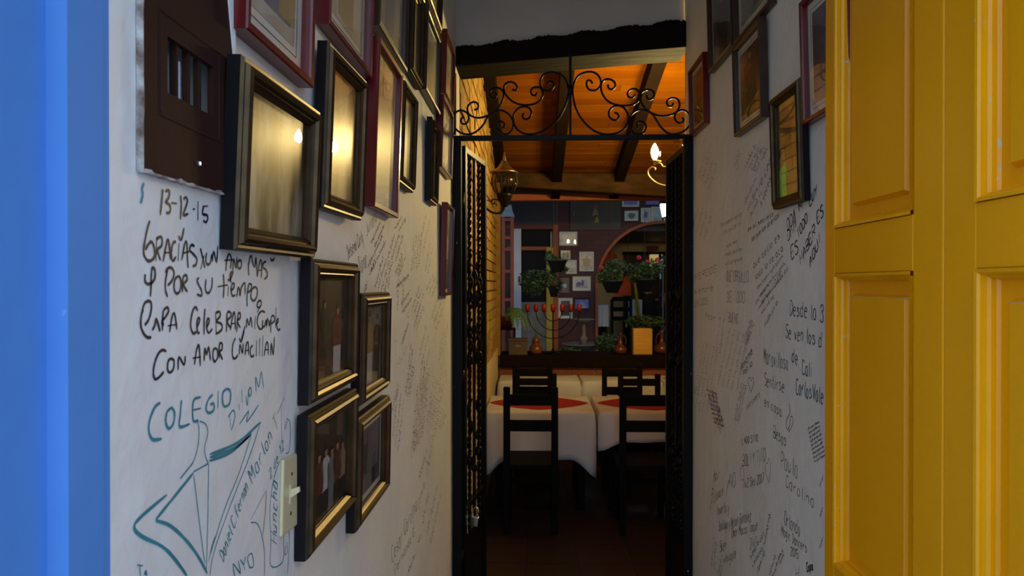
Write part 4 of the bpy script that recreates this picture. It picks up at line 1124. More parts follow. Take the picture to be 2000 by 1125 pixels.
def picture(name, label, cat, side, a, b, z0, z1, kind, bgk='sepia', figs=(), mount=0.0, tilt=1.6, group=None, Y=None, roll=0.0, extra=None, sx=1.0, yaw=0.0):
    w, h = abs(b - a), z1 - z0
    c = (a + b) / 2
    if side == 'L':
        loc, rz = (XL + 0.0015 + abs(yaw) * w / 2, c, z0), PI / 2 - yaw
    elif side == 'R':
        loc, rz = (XR - 0.0015, c, z0), -PI / 2
    else:
        loc, rz = (c, Y - 0.002, z0), 0
    t = thing(name, label, cat, loc, (math.radians(tilt), roll, rz), group)
    prof, mk, fw = PROF[kind]
    mb = MB()
    ring = []
    for (u, d) in prof:
        ring.append([(-w / 2 + u, -d, u), (w / 2 - u, -d, u), (w / 2 - u, -d, h - u), (-w / 2 + u, -d, h - u)])
    for e in range(len(ring) - 1):
        for n in range(4):
            n2 = (n + 1) % 4
            mb.face([ring[e][n], ring[e][n2], ring[e + 1][n2], ring[e + 1][n]], 1 if (e == 0 and kind == 'bronze') else 0)
    mb.build('moulding', [M[mk], M['black_side']], parent=t)
    MB().box(-w / 2 + .002, w / 2 - .002, -.004, 0.0, .002, h - .002).build('backing', M['back'], parent=t)
    iw, z_0, z_1 = w / 2 - fw - .0005, fw + .0005, h - fw - .0005
    d = 0.0072
    if mount:
        cd = MB().box(-iw, iw, -d + .0006, -d + .002, z_0, z_1).build('mount_card', M['card'], parent=t)
        if kind in ('red', 'dark'):
            ln = MB()
            q = mount * 0.62
            for (x0, x1, za, zb) in ((-iw + q, iw - q, z_0 + q, z_0 + q + .0012), (-iw + q, iw - q, z_1 - q - .0012, z_1 - q), (-iw + q, -iw + q + .0012, z_0 + q, z_1 - q), (iw - q - .0012, iw - q, z_0 + q, z_1 - q)):
                ln.box(x0, x1, -d, -d + .0008, za, zb)
            ln.build('ruled_line', M['ink3'], parent=cd)
    pw, p0, p1 = iw - mount, z_0 + mount, z_1 - mount
    ph = MB().box(-pw, pw, -d - .0002, -d + .0005, p0, p1, 0)
    mats = [bgmat(bgk, sx)]
    names = ['body', 'skin', 'leg', 'hair']
    cols = {}
    def idx(cn):
        if cn not in cols:
            mats.append(flat(cn, PC[cn]))
            cols[cn] = len(mats) - 1
        return cols[cn]
    H = p1 - p0
    for (fx, fb, fh, body, leg, wide) in figs:
        fm = MB()
        cx, bs, hh = fx * pw, p0 + fb * H, fh * H
        figure(fm, cx, bs, hh, d + .0006, 0, 1, 2, wide)
        remap = {0: idx(body), 1: idx('skin'), 2: idx(leg), 4: idx('hair')}
        base = len(ph.v)
        ph.v += [(min(max(v[0], -pw), pw), v[1], min(max(v[2], p0), p1)) for v in fm.v]
        ph.f += [tuple(base + q for q in f) for f in fm.f]
        ph.m += [remap[q] for q in fm.m]
    for (cn, poly) in (extra or ()):
        ph.face([(x * pw, -d - .0011, p0 + z * H) for x, z in poly], idx(cn))
    ph.build('photograph', mats, parent=t)
    MB().box(-iw, iw, -.0128, -.0112, z_0, z_1).build('glass_pane', M['glass'], parent=t)
    return t


GL, GR = 'framed photographs on the left passage wall', 'framed photographs on the right passage wall'
def PL(label, y0, y1, z0, z1, kind, bgk, figs=(), mount=0.0, tilt=1.6, extra=None, sx=1.0, yaw=0.0):
    return picture('picture_frame', label, 'picture', 'L', y0, y1, z0, z1, kind, bgk, figs, mount, tilt, GL, extra=extra, sx=sx, yaw=yaw)
def PR(label, y0, y1, z0, z1, kind, bgk, figs=(), mount=0.0, tilt=1.6, extra=None, sx=1.0):
    return picture('picture_frame', label, 'picture', 'R', y0, y1, z0, z1, kind, bgk, figs, mount, tilt, GR, extra=extra, sx=sx)

PL('dark red frame with a cut-out portrait on white card, beside the meter box top', 0.858, 1.122, 2.019, 2.345, 'red', 'pale', [(.05, .10, 1.25, 'pink', 'blue', 1.9), (.62, .12, 1.0, 'grey', 'tan', 1.4)], .034)
PL('large bronze frame with glinting glass right next to the brown meter box', 0.833, 1.113, 1.743, 1.979, 'bronze', 'contrast', [], 0, 2.4, sx=3.0, yaw=0.03)
PL('dark red frame at the top edge above the glowing bronze frame', 1.211, 1.536, 2.156, 2.50, 'red', 'pale', [(.0, .05, 1.1, 'green', 'tan', 1.7)], .034)
PL('tall bronze frame glowing with reflected lamps, below a dark red frame', 1.184, 1.424, 1.832, 2.118, 'bronze', 'amber', [], 0, 2.2, sx=4.0, yaw=0.034)
PL('bright red frame with glinting glass, between two bronze frames', 1.556, 1.835, 1.876, 2.259, 'red', 'sepia', [(0, 0, .9, 'tan', 'grey', 1.8)], 0, 2.0, sx=3.0)
PL('dark wooden frame with a gold-lit lower edge above the bright red frame', 1.605, 1.972, 2.301, 2.66, 'dark', 'grey', [(.1, .05, 1.1, 'grey', 'blue', 1.6)], .03)
PL('small bronze frame tucked behind the bright red frame', 1.868, 2.095, 1.977, 2.262, 'bronze', 'sepia', [], 0, 2.0, sx=3.0)
PL('narrow dark frame above the small tucked bronze frame', 2.035, 2.243, 2.328, 2.62, 'bronze', 'sepia', [])
PL('dark wooden frame high above the small black-sided bronze frame', 2.319, 2.675, 2.352, 2.64, 'dark', 'grey', [(.1, .05, .9, 'grey', 'tan', 1.5)])
PL('topmost gold-edged frame near the lintel beam', 2.389, 2.712, 2.676, 2.98, 'bronze', 'sepia', [])
PL('smallest bronze frame hanging alone low in the upper group', 2.437, 2.605, 1.995, 2.290, 'bronze', 'dark', [])
PL('dark red frame close to the gate post, lower of two', 2.727, 3.074, 2.163, 2.448, 'red', 'pale', [(0, .1, .8, 'tan', 'grey', 1.5)], .03)
PL('dark red frame close to the gate post, upper of two under the beam', 2.839, 3.155, 2.482, 2.745, 'red', 'grey', [])
PL('dark red frame low by the gate post with one lamp glinting in it', 2.821, 3.070, 1.655, 2.036, 'red', 'dark', [(0, .05, .8, 'white', 'black', 1.4)], .012)
PL('bronze frame with a person in a white skirt, upper left of the group of four', 1.113, 1.404, 1.505, 1.743, 'bronze', 'dark', [(.42, -.05, .80, 'maroon', 'white', 1.5), (-.3, .2, .6, 'black', 'black', 1.3)], 0, 1.2)
PL('bronze frame with a person in white trousers, upper right of the group of four', 1.443, 1.717, 1.446, 1.682, 'bronze', 'grey', [(-.15, .0, .95, 'tan', 'white', 1.6), (.55, .0, .9, 'black', 'black', 1.6)], 0, 1.2)
PL('bronze frame with a crowded group photograph, lower left of the group of four', 1.096, 1.394, 1.260, 1.492, 'bronze', 'dark',
   [(-.75, -.1, .78, 'grey', 'black', 1.3), (-.45, -.08, .82, 'maroon', 'black', 1.3), (-.12, -.1, .85, 'white', 'black', 1.2), (.2, -.1, .8, 'grey', 'grey', 1.3), (.5, -.1, .82, 'maroon', 'black', 1.3), (.8, -.1, .78, 'tan', 'black', 1.2)], 0, 1.2)
PL('bronze frame with a white-edged group photograph, lower right of the group of four', 1.403, 1.716, 1.195, 1.427, 'bronze', 'purple',
   [(-.6, .02, .6, 'maroon', 'black', 1.5), (-.1, .02, .62, 'green', 'grey', 1.5), (.45, .02, .6, 'black', 'black', 1.5)], .014, 1.2)

PR('small dark red frame beside the gate on the right wall', 3.258, 2.979, 2.384, 2.687, 'red', 'red', [(.0, .05, .9, 'maroon', 'black', 1.7)], .02)
PR('dark wooden frame with a purple-tinted photograph above the small red frame', 2.911, 2.571, 2.573, 2.90, 'dark', 'purple', [(0, .0, .9, 'black', 'black', 2.2)], .016)
PR('dark wooden frame cut off by the top edge, highest on the right wall', 2.551, 2.17, 2.565, 2.86, 'dark', 'grey', [(.2, .1, .9, 'blue', 'black', 1.6)], .03)
PR('large dark frame with a reddish standing portrait in the middle of the right wall', 2.543, 2.239, 2.233, 2.553, 'dark', 'red', [(.0, .04, .95, 'maroon', 'black', 1.9)], .026)
PR('black frame with green and amber reflections painted into its print beside the yellow door', 2.143, 1.906, 1.928, 2.262, 'bronze', 'amber', [], 0, 1.8,
   extra=[('lime', [(-1, 0), (-.35, 0), (-.38, .12), (-.30, .24), (-.42, .36), (-1, .30)]), ('black', [(-1, .42), (.15, .58), (.1, .66), (-1, .50)])])  # reflections in the glass are put into the print's green and amber colours
PR('dark red frame half hidden behind the yellow door', 1.907, 1.62, 2.130, 2.46, 'red', 'purple', [(.3, .0, .9, 'blue', 'grey', 1.8)], .03)

# ------------------------------------------------------------------ meter box, switch
mbx = thing('meter_box', 'brown enamelled meter box cover with a barred window', 'box', (XL, 0.7604, 1.8092))
def lb(y0, y1, z0, z1, x0, x1):
    k = 1.0304
    return (x0, x1, (y0 - 0.738) * k, (y1 - 0.738) * k, (z0 - 1.806) * k, (z1 - 1.806) * k)
XO = 0.007
p = MB()
p.box(*lb(0.639, 0.683, 1.806, 2.12, 0.0, XO))
p.box(*lb(0.782, 0.838, 1.806, 2.12, 0.0, XO))
p.box(*lb(0.683, 0.782, 1.806, 1.891, 0.0, XO))
p.box(*lb(0.683, 0.782, 1.947, 2.12, 0.0, XO))
p.build('cover', M['brown_paint'], parent=mbx)
e = MB()
for (y0, y1, z0, z1) in ((.667, .671, 1.868, 1.966), (.795, .799, 1.868, 1.966), (.667, .799, 1.864, 1.868), (.667, .799, 1.966, 1.970)):
    e.box(*lb(y0, y1, z0, z1, XO - .004, XO + .0012))
e.build('raised_border', M['brown_paint'], parent=mbx, bevel=0.0015)
for yb in (.708, .733, .758):
    MB().box(*lb(yb - .0022, yb + .0022, 1.889, 1.949, -.004, .004)).build('bar', M['brown_paint'], parent=mbx, bevel=0.001)
MB().box(*lb(.695, .785, 1.927, 1.936, -.040, -.032)).build('cross_bar', M['meter'], parent=mbx, bevel=0.002)
MB().lathe([(.0032, 0), (.0032, .002), (.002, .003)], 10).build('screw', M['steel'], parent=mbx, loc=(XO, 0.745 - .738, 1.832 - 1.806)).rotation_euler = (0, PI / 2, 0)
rc = random.Random(8)
def ragged(p0, p1, inn, out):
    """a jagged strip of bare plaster and chipped paint along one edge of the cover (y, z)"""
    n = 46
    a, b = [], []
    d = Vector((p1[0] - p0[0], p1[1] - p0[1]))
    nrm = Vector((-d.y, d.x)).normalized()
    for i in range(n + 1):
        q = Vector(p0) + d * (i / n)
        wv = max(0.0, math.sin(i * .9) + math.sin(i * .37 + 1)) * .5
        u, v = q + nrm * inn * (.25 + wv * rc.uniform(.5, 1.0)), q - nrm * out * rc.uniform(.3, 1.0)
        a.append(((u.x - .738) * 1.0304, (u.y - 1.806) * 1.0304))
        b.append(((v.x - .738) * 1.0304, (v.y - 1.806) * 1.0304))
    e2 = MB()
    for i in range(n):
        e2.hexa([(.0005, b[i][0], b[i][1]), (.0005, b[i + 1][0], b[i + 1][1]), (.0005, a[i + 1][0], a[i + 1][1]), (.0005, a[i][0], a[i][1])],
                [(XO + .0006, b[i][0], b[i][1]), (XO + .0006, b[i + 1][0], b[i + 1][1]), (XO + .0006, a[i + 1][0], a[i + 1][1]), (XO + .0006, a[i][0], a[i][1])])
    e2.build('chipped_edge', M['chip'], parent=mbx)
ragged((.639, 1.806), (.838, 1.806), .0035, .0015)
ragged((.838, 1.806), (.838, 2.12), .0016, .0016)
ragged((.639, 2.12), (.639, 1.806), .0022, .0008)
pt = MB().prism([(0.806 - .738, 2.12 - 1.806), (0.838 - .738, 1.972 - 1.806), (0.842 - .738, 1.99 - 1.806), (0.842 - .738, 2.12 - 1.806)], 'x', 0, XO + .0015)
pt.build('plaster_patch', M['plaster'], parent=mbx)
ut = thing('utility_meter', 'grey utility meter with a white tag behind the bars', 'meter', (-0.455, 0.755, 1.8661))
MB().box(-.03, .03, -.055, .055, 0, .10).build('meter_body', M['meter'], parent=ut, bevel=0.004)
MB().box(.031, .069, -.022, .000, .022, .078).build('paper_tag', M['paper'], parent=ut)
MB().box(.067, .0685, .006, .022, .020, .090).build('paper_tag', M['paper'], parent=ut)
MB().tube([(.035, -.05, .07), (.045, -.02, .078), (.05, .02, .074), (.045, .05, .07)], .005, 8).build('pipe', M['steel'], parent=ut, smooth=True)

sw = thing('light_switch', 'ivory toggle light switch plate beside the bronze frames', 'switch', (XL, 1.0643, 1.3195), (math.radians(-4.5), 0, 0))
MB().box(0, .006, -.0345, .0345, 0, .1145).build('plate', M['ivory'], parent=sw, bevel=0.003)
MB().box(.0055, .0072, -.007, .007, .042, .072).build('slot_collar', M['ivory'], parent=sw, bevel=0.001)
MB().hexa([(.006, -.004, .050), (.020, -.0035, .060), (.020, .0035, .060), (.006, .004, .050)], [(.006, -.004, .064), (.019, -.0035, .068), (.019, .0035, .068), (.006, .004, .064)]).build('toggle', M['ivory'], parent=sw, bevel=0.001)
for zz in (.027, .087):
    MB().lathe([(.0028, 0), (.0028, .0010), (.0015, .0016)], 10).build('screw', M['brass'], parent=sw, loc=(.006, 0, zz)).rotation_euler = (0, PI / 2, 0)


# ------------------------------------------------------------------ iron gate: fixed frame with scrolled transom, two open leaves
GY = 3.30
gf = thing('iron_gateway', 'black iron gateway with a scrolled transom under the slanting beam', 'gateway', (0.186, GY, 0))
def gx(x):
    return x - 0.186
for (a, b) in ((XL + .004, XL + .044), (XR - .044, XR - .004)):
    MB().box(gx(a), gx(b), -.02, .02, 0, 2.385).build('post', M['iron_chip'], parent=gf, bevel=0.002)
MB().box(gx(XL + .004), gx(XL + .018), -.012, .012, 2.41, 2.70).build('upright', M['iron'], parent=gf)
MB().box(gx(XL + .004), gx(XR - .004), -.014, .014, 2.382, 2.404).build('header_bar', M['iron'], parent=gf, bevel=0.002)
MB().box(gx(.178) - .006, gx(.178) + .006, -.006, .006, 2.406, 2.79).build('centre_bar', M['iron'], parent=gf)
MB().lathe([(.006, 0), (.012, .012), (.015, .026), (.012, .040), (.006, .052)], 10, (gx(.178), 0, 2.592)).build('collar', M['iron'], parent=gf, smooth=True)
for s in SCROLLS:
    pts = [tuple(int(q) / 1000 for q in p.split(':')) for p in s.split(',')]
    pts = smooth_line(pts, 3)
    MB().tube([(gx(x), 0.0, z) for x, z in pts], 0.0052, 6).build('scroll', M['iron'], parent=gf, smooth=True)


def gate_leaf(label, hinge, ang, w, sheet=False):
    """leaf hanging from its hinge; local x runs from the hinge to the free edge"""
    t = thing('gate_leaf', label, 'gate', (hinge[0], hinge[1], 0), (0, 0, ang), 'iron gate leaves')
    H = 2.366
    for (a, b) in ((0, .030), (w - .030, w)):
        MB().box(a, b, -.014, .014, 0.04, H).build('stile', M['iron'], parent=t, bevel=0.002)
    for (a, b) in ((H - .03, H), (0.04, 0.08), (.60, .628)):
        MB().box(.03, w - .03, -.012, .012, a, b).build('rail', M['iron'], parent=t, bevel=0.002)
    MB().box(.03, w - .03, -.003, .003, 0.08, 0.47).build('kick_plate', M['iron'], parent=t)
    if sheet:
        MB().box(.03, w - .03, -.011, -.008, .47, H - .03).build('sheet', M['iron'], parent=t)
    n = 3
    for i in range(n):
        x = .03 + (w - .06) * (i + 1) / (n + 1)
        if i % 2 == 0:
            MB().twisted(x, 0, .628, H - .03, .0105).build('twisted_bar', M['iron'], parent=t)
            MB().twisted(x, 0, .47, .60, .0105).build('twisted_bar', M['iron'], parent=t)
            for zc0 in (1.40, 1.72, 1.00):
                pts = [(x + (0.034 * math.cos(q * .55)) * (1 - q / 26), 0.012 * math.sin(q * .5), zc0 - .14 + q * .013) for q in range(22)]
                MB().tube(pts, .0065, 6).build('scroll', M['iron'], parent=t, smooth=True)
            for zc0 in (1.30, 1.62, .80):
                MB().lathe([(.011, 0), (.018, .010), (.021, .026), (.018, .042), (.011, .052)], 10, (x, 0, zc0)).build('collar', M['iron'], parent=t, smooth=True)
        else:
            MB().box(x - .007, x + .007, -.007, .007, .628, H - .03).build('bar', M['iron'], parent=t)
            MB().box(x - .007, x + .007, -.007, .007, .47, .60).build('bar', M['iron'], parent=t)
            for zc0 in (1.28, 1.56):
                for q in range(4):
                    a0 = q * PI / 2
                    pts = [(x + .030 * math.sin(PI * j / 14) * math.cos(a0 + j * .25), .030 * math.sin(PI * j / 14) * math.sin(a0 + j * .25), zc0 + j * .016) for j in range(15)]
                    MB().tube(pts, .0042, 5).build('basket_wire', M['iron'], parent=t, smooth=True)
            MB().lathe([(.008, 0), (.014, .010), (.016, .022), (.014, .034), (.008, .044)], 10, (x, 0, .74)).build('collar', M['iron'], parent=t, smooth=True)
    for zh in (.35, 1.2, 2.05):
        MB().lathe([(.011, 0), (.011, .09)], 10, (-.010, 0, zh)).build('hinge', M['iron'], parent=t, smooth=True)
    return t


la = math.atan2(3.775 - 3.335, -0.262 + 0.334)
gate_leaf('open iron gate leaf with twisted bars against the brick side', (-0.334, 3.335), la, 0.450)
gate_leaf('open iron gate leaf seen edge-on against the right wall', (0.731, 3.335), PI / 2, 0.450, True)
# slide bolt and padlock hanging from the left leaf
pl = thing('padlock', 'steel padlock hanging from the latch of the left gate leaf', 'padlock', (-0.2905, 3.44, 0.505), (0, math.radians(8), -0.15))
MB().box(-.020, .020, -.010, .010, 0, .050).build('lock_body', M['steel'], parent=pl, bevel=0.004)
MB().tube([(.013, 0, .048), (.0135, 0, .078), (.008, 0, .092), (0, 0, .096), (-.008, 0, .092), (-.0135, 0, .078), (-.013, 0, .048)], .0038, 8).build('shackle', M['steel'], parent=pl, smooth=True)

# ------------------------------------------------------------------ wall lantern on the brick wall (unlit)
LN = thing('wall_lantern', 'unlit black carriage lantern with ribbed glass on the brick wall', 'lamp', (-0.214, 5.30, 2.288))
def LP(*a):
    return a
MB().lathe([(.012, .0), (.030, .010), (.034, .030), (.050, .050), (.060, .085), (.066, .098), (.058, .104)], 12).build('base_cup', M['iron'], parent=LN, smooth=True)
MB().lathe([(.056, .104), (.082, .145), (.094, .190), (.094, .215), (.084, .248), (.072, .262)], 16).build('glass_globe', M['lamp_glass'], parent=LN, smooth=True)
for q in range(6):
    t = 2 * PI * q / 6 + .3
    pts = [(r * math.cos(t), r * math.sin(t), z) for r, z in ((.060, .100), (.086, .145), (.098, .190), (.098, .215), (.088, .250), (.074, .266))]
    MB().tube(smooth_line(pts, 3), .0055, 6).build('rib', M['iron'], parent=LN, smooth=True)
MB().lathe([(.102, .258), (.106, .266), (.092, .276), (.066, .292), (.044, .312), (.030, .336), (.020, .352)], 14).build('cap', M['brass'], parent=LN, smooth=True)
MB().lathe([(.014, .350), (.017, .358), (.010, .366), (.014, .375), (.008, .384), (.010, .394), (.004, .402), (.006, .412), (.001, .424)], 10).build('finial', M['brass'], parent=LN, smooth=True)
arm = smooth_line([(0, 0, .005), (-.01, 0, -.025), (-.05, 0, -.045), (-.10, 0, -.035), (-.14, 0, -.005), (-.163, 0, .02)], 4)
MB().tube(arm, .008, 8).build('bracket_arm', M['iron'], parent=LN, smooth=True)
MB().tube(smooth_line([(-.02, 0, .02), (-.05, 0, .055), (-.09, 0, .06), (-.10, 0, .035), (-.08, 0, .025), (-.075, 0, .04)], 4), .005, 6).build('bracket_scroll', M['iron'], parent=LN, smooth=True)
MB().tube(smooth_line([(-.09, 0, .045), (-.12, 0, .05), (-.15, 0, .06), (-.158, 0, .08), (-.148, 0, .09), (-.142, 0, .08)], 4), .004, 6).build('bracket_scroll', M['iron'], parent=LN, smooth=True)
MB().lathe([(.03, 0), (.03, .008), (.02, .014)], 12).build('wall_plate', M['iron'], parent=LN, loc=(-.166, 0, .02)).rotation_euler = (0, PI / 2, 0)

# ------------------------------------------------------------------ chandelier
CX, CY, CZ = 1.08, 4.95, 2.45
CH = thing('chandelier', 'brass chandelier with four glowing candle bulbs, partly behind the right gate leaf', 'chandelier', (CX, CY, CZ))
MB().tube([(0, 0, .10), (0, 0, zc(CY) - CZ - .002)], .007, 8).build('hanging_rod', M['brass'], parent=CH)
MB().lathe([(.004, -.10), (.018, -.085), (.010, -.06), (.030, -.03), (.038, .0), (.026, .04), (.014, .07), (.022, .09), (.010, .11)], 14).build('hub', M['brass'], parent=CH, smooth=True)
MB().lathe([(.05, 0), (.045, .02), (.012, .035)], 14, (0, 0, zc(CY) - CZ - .075)).build('ceiling_rose', M['brass'], parent=CH, smooth=True)
AR = .215
for q in range(4):
    a = math.radians(172 + 90 * q)
    c, s = math.cos(a), math.sin(a)
    def rr(r, z):
        return (c * r, s * r, z)
    MB().tube(smooth_line([rr(.03, 0), rr(.07, -.035), rr(.13, -.05), rr(.20, -.03), rr(.255, .02), rr(.262, .06), rr(.235, .085), rr(.212, .075), rr(.215, .062)], 4), .0065, 8).build('arm', M['brass'], parent=CH, smooth=True)
    MB().tube(smooth_line([rr(.05, -.02), rr(.075, .045), rr(.12, .085), rr(.155, .085), rr(.175, .11), rr(AR, .112)], 4), .005, 6).build('scroll', M['brass'], parent=CH, smooth=True)
    MB().lathe([(.010, .100), (.030, .112), (.042, .122), (.045, .126), (.030, .124), (.016, .126)], 14, (c * AR, s * AR, 0)).build('drip_cup', M['brass'], parent=CH, smooth=True)
    MB().lathe([(.013, .124), (.013, .150)], 12, (c * AR, s * AR, 0)).build('candle_sleeve', M['candle_sleeve'], parent=CH, smooth=True)
    MB().lathe([(.008, .150), (.020, .164), (.026, .184), (.024, .206), (.014, .230), (.003, .250)], 12, (c * AR, s * AR, 0)).build('bulb', M['bulb'], parent=CH, smooth=True)
    MB().lathe([(.030, .130), (.040, .165), (.043, .20), (.038, .245), (.034, .29), (.042, .32), (.0412, .32), (.0332, .29), (.0372, .245), (.0422, .20), (.0392, .165), (.0292, .130)], 16, (c * AR, s * AR, 0)).build('glass_chimney', M['clear_glass'], parent=CH, smooth=True)

# ------------------------------------------------------------------ tables, cloths, chairs
def table(label, x0, x1, y0, y1):
    t = thing('dining_table', label, 'table', ((x0 + x1) / 2, (y0 + y1) / 2, 0), (0, 0, 0), 'dining tables')
    hw, hd = (x1 - x0) / 2, (y1 - y0) / 2
    MB().box(-hw, hw, -hd, hd, .71, .744).build('table_top', M['chair'], parent=t, bevel=0.004)
    for sx in (-1, 1):
        for sy in (-1, 1):
            MB().box(sx * (hw - .08) - .03, sx * (hw - .08) + .03, sy * (hd - .08) - .03, sy * (hd - .08) + .03, 0, .71).build('leg', M['chair'], parent=t, bevel=0.004)
    return t


def cloth(name, label, x0, x1, y0, y1, hang, corner, seed, shorten=None):
    """square cloth draped over a table: flat top, rounded edge, wavy skirt with longer corners"""
    r = random.Random(seed)
    cx, cy = (x0 + x1) / 2, (y0 + y1) / 2
    hw, hd = (x1 - x0) / 2 + .004, (y1 - y0) / 2 + .004
    per = []
    ns = 26
    cor = [(-hw, -hd), (hw, -hd), (hw, hd), (-hw, hd)]
    for e in range(4):
        (ax_, ay_), (bx_, by_) = cor[e], cor[(e + 1) % 4]
        L = math.hypot(bx_ - ax_, by_ - ay_)
        nx, ny = ((0, -1), (1, 0), (0, 1), (-1, 0))[e]
        for i in range(ns):
            t = i / ns
            dist = min(t, 1 - t) * L
            k = max(0, 1 - dist / .16)
            nn = Vector((nx, ny))
            if i == 0:
                pn = ((0, -1), (1, 0), (0, 1), (-1, 0))[(e - 1) % 4]
                nn = (Vector(pn) + nn).normalized()
            hh = hang + (corner - hang) * k ** 1.5
            per.append((ax_ + (bx_ - ax_) * t, ay_ + (by_ - ay_) * t, nn.x, nn.y, hh, k, e, t))
    v, f = [(0, 0, .7478)], []
    rows = [(0.0, .7478, 0), (0.004, .7440, 0), (.007, .735, 0)] + [(.010, None, q / 7) for q in range(1, 8)]
    ph = [r.uniform(0, 6.28) for _ in range(4)]
    n = len(per)
    for (off, z, q) in rows:
        for (x, y, nx, ny, hh, k, e, t) in per:
            if z is None:
                wv = math.sin(t * 21 + ph[e]) * .010 + math.sin(t * 9 + ph[(e + 1) % 4]) * .012
                o = off + q * (.018 + wv + .030 * k)
                o = min(o, .06 if k < .99 else .028)
                zz = .735 - hh * q
                if e in (1, 3):
                    o = min(o, .018)
                v.append((x + nx * o, y + ny * o, zz))
            else:
                v.append((x + nx * off, y + ny * off, z))
    for i in range(n):
        f.append((0, 1 + i, 1 + (i + 1) % n))
    for k2 in range(len(rows) - 1):
        for i in range(n):
            a, b = 1 + k2 * n + i, 1 + k2 * n + (i + 1) % n
            f.append((b, a, a + n, b + n))
    mb = MB()
    mb.v, mb.f, mb.m = v, f, [0] * len(f)
    o = mb.build(name, M['cloth'], smooth=True, loc=(cx, cy, 0))
    sd = o.modifiers.new('thickness', 'SOLIDIFY')
    sd.thickness = .0015
    sd.offset = 1
    return tag(o, label, 'tablecloth', 'white tablecloths')


def topper(label, x0, x1, y0, y1):
    cx, cy, hw, hd = (x0 + x1) / 2, (y0 + y1) / 2, (x1 - x0) / 2, (y1 - y0) / 2
    pts = []
    for q in range(40):
        t = 2 * PI * q / 40
        c, s = math.cos(t), math.sin(t)
        p = 1 / (abs(c) ** 1.35 + abs(s) ** 1.35) ** (1 / 1.35)
        pts.append((hw * c * p, hd * s * p))
    o = MB().prism(pts, 'z', .7496, .7520).build('table_topper', M['red_cloth'], loc=(cx, cy, 0))
    return tag(o, label, 'table topper', 'red table toppers')


table('dining table under the long white cloth, left in the front row', -0.33, 0.445, 5.22, 5.94)
cloth('tablecloth', 'long white cloth with a hanging corner on the left front table', -0.345, 0.455, 5.20, 5.96, .335, .47, 1)
topper('red topper on the left front table', -0.345, 0.45, 5.29, 5.92)
table('dining table under the short white cloth, right in the front row', 0.525, 1.33, 5.22, 5.94)
cloth('tablecloth', 'shorter white cloth on the right front table', 0.51, 1.345, 5.20, 5.96, .20, .27, 2)
topper('red topper on the right front table', 0.515, 1.34, 5.29, 5.92)
table('dining table against the low wall behind the left front table', -0.31, 0.445, 6.86, 7.33)
cloth('tablecloth', 'cream-lit cloth on the left table by the low wall', -0.325, 0.460, 6.84, 7.34, .25, .33, 3)
table('dining table against the low wall behind the right front table', 0.515, 1.245, 6.86, 7.33)
cloth('tablecloth', 'cream-lit cloth on the middle table by the low wall', 0.50, 1.26, 6.84, 7.34, .25, .33, 4)
table('dining table against the low wall, glimpsed beside the right gate leaf', 1.32, 2.05, 6.86, 7.33)
cloth('tablecloth', 'white cloth with a red topper glimpsed beside the right gate leaf', 1.305, 2.065, 6.84, 7.34, .25, .33, 5)
topper('red topper glimpsed beside the right gate leaf', 1.31, 2.05, 6.90, 7.28)


def chair(label):
    t = thing('dining_chair', label, 'chair', (0, 0, 0), (0, 0, 0), 'dark ladder-back dining chairs')
    # back at y = 0, seat towards +y
    for sx in (-1, 1):
        MB().hexa([(sx * .163 - .023, -.02, 0), (sx * .163 + .023, -.02, 0), (sx * .163 + .023, .026, 0), (sx * .163 - .023, .026, 0)],
                  [(sx * .163 - .023, -.035, .985), (sx * .163 + .023, -.035, .985), (sx * .163 + .023, .005, .985), (sx * .163 - .023, .005, .985)]).build('back_post', M['chair'], parent=t, bevel=0.006)
        MB().box(sx * .163 - .02, sx * .163 + .02, .35, .39, 0, .43).build('leg', M['chair'], parent=t, bevel=0.004)
        MB().box(sx * .163 - .012, sx * .163 + .012, .02, .36, .18, .215).build('stretcher', M['chair'], parent=t)
    for (a, b) in ((.862, .935), (.690, .765)):
        MB().box(-.150, .150, -.026, -.004, a, b).build('back_slat', M['chair'], parent=t, bevel=0.004)
    MB().box(-.19, .19, -.005, .40, .43, .465).build('seat', M['chair'], parent=t, bevel=0.006)
    MB().box(-.145, .145, .362, .384, .24, .275).build('stretcher', M['chair'], parent=t)
    return t


c0 = chair('dark ladder-back chair in front of the left front table, nearest the camera')
c0.location = (-0.012, 4.75, 0)
c0.scale = (1, 1, 1.02)
copy_thing(c0, (0.775, 4.75, 0), 0, 'dark ladder-back chair in front of the right front table')
copy_thing(c0, (0.030, 6.425, 0), PI, 'dark ladder-back chair on the far side of the left front table').scale = (1.04, 1, .893)
copy_thing(c0, (0.000, 6.495, 0), 0, 'dark ladder-back chair drawn up to the left table by the low wall').scale = (1, 1, .985)
copy_thing(c0, (0.980, 6.425, 0), PI, 'dark ladder-back chair on the far side of the right front table').scale = (1.04, 1, .893)
copy_thing(c0, (0.830, 6.495, 0), 0, 'dark ladder-back chair drawn up to the middle table by the low wall').scale = (1, 1, .985)

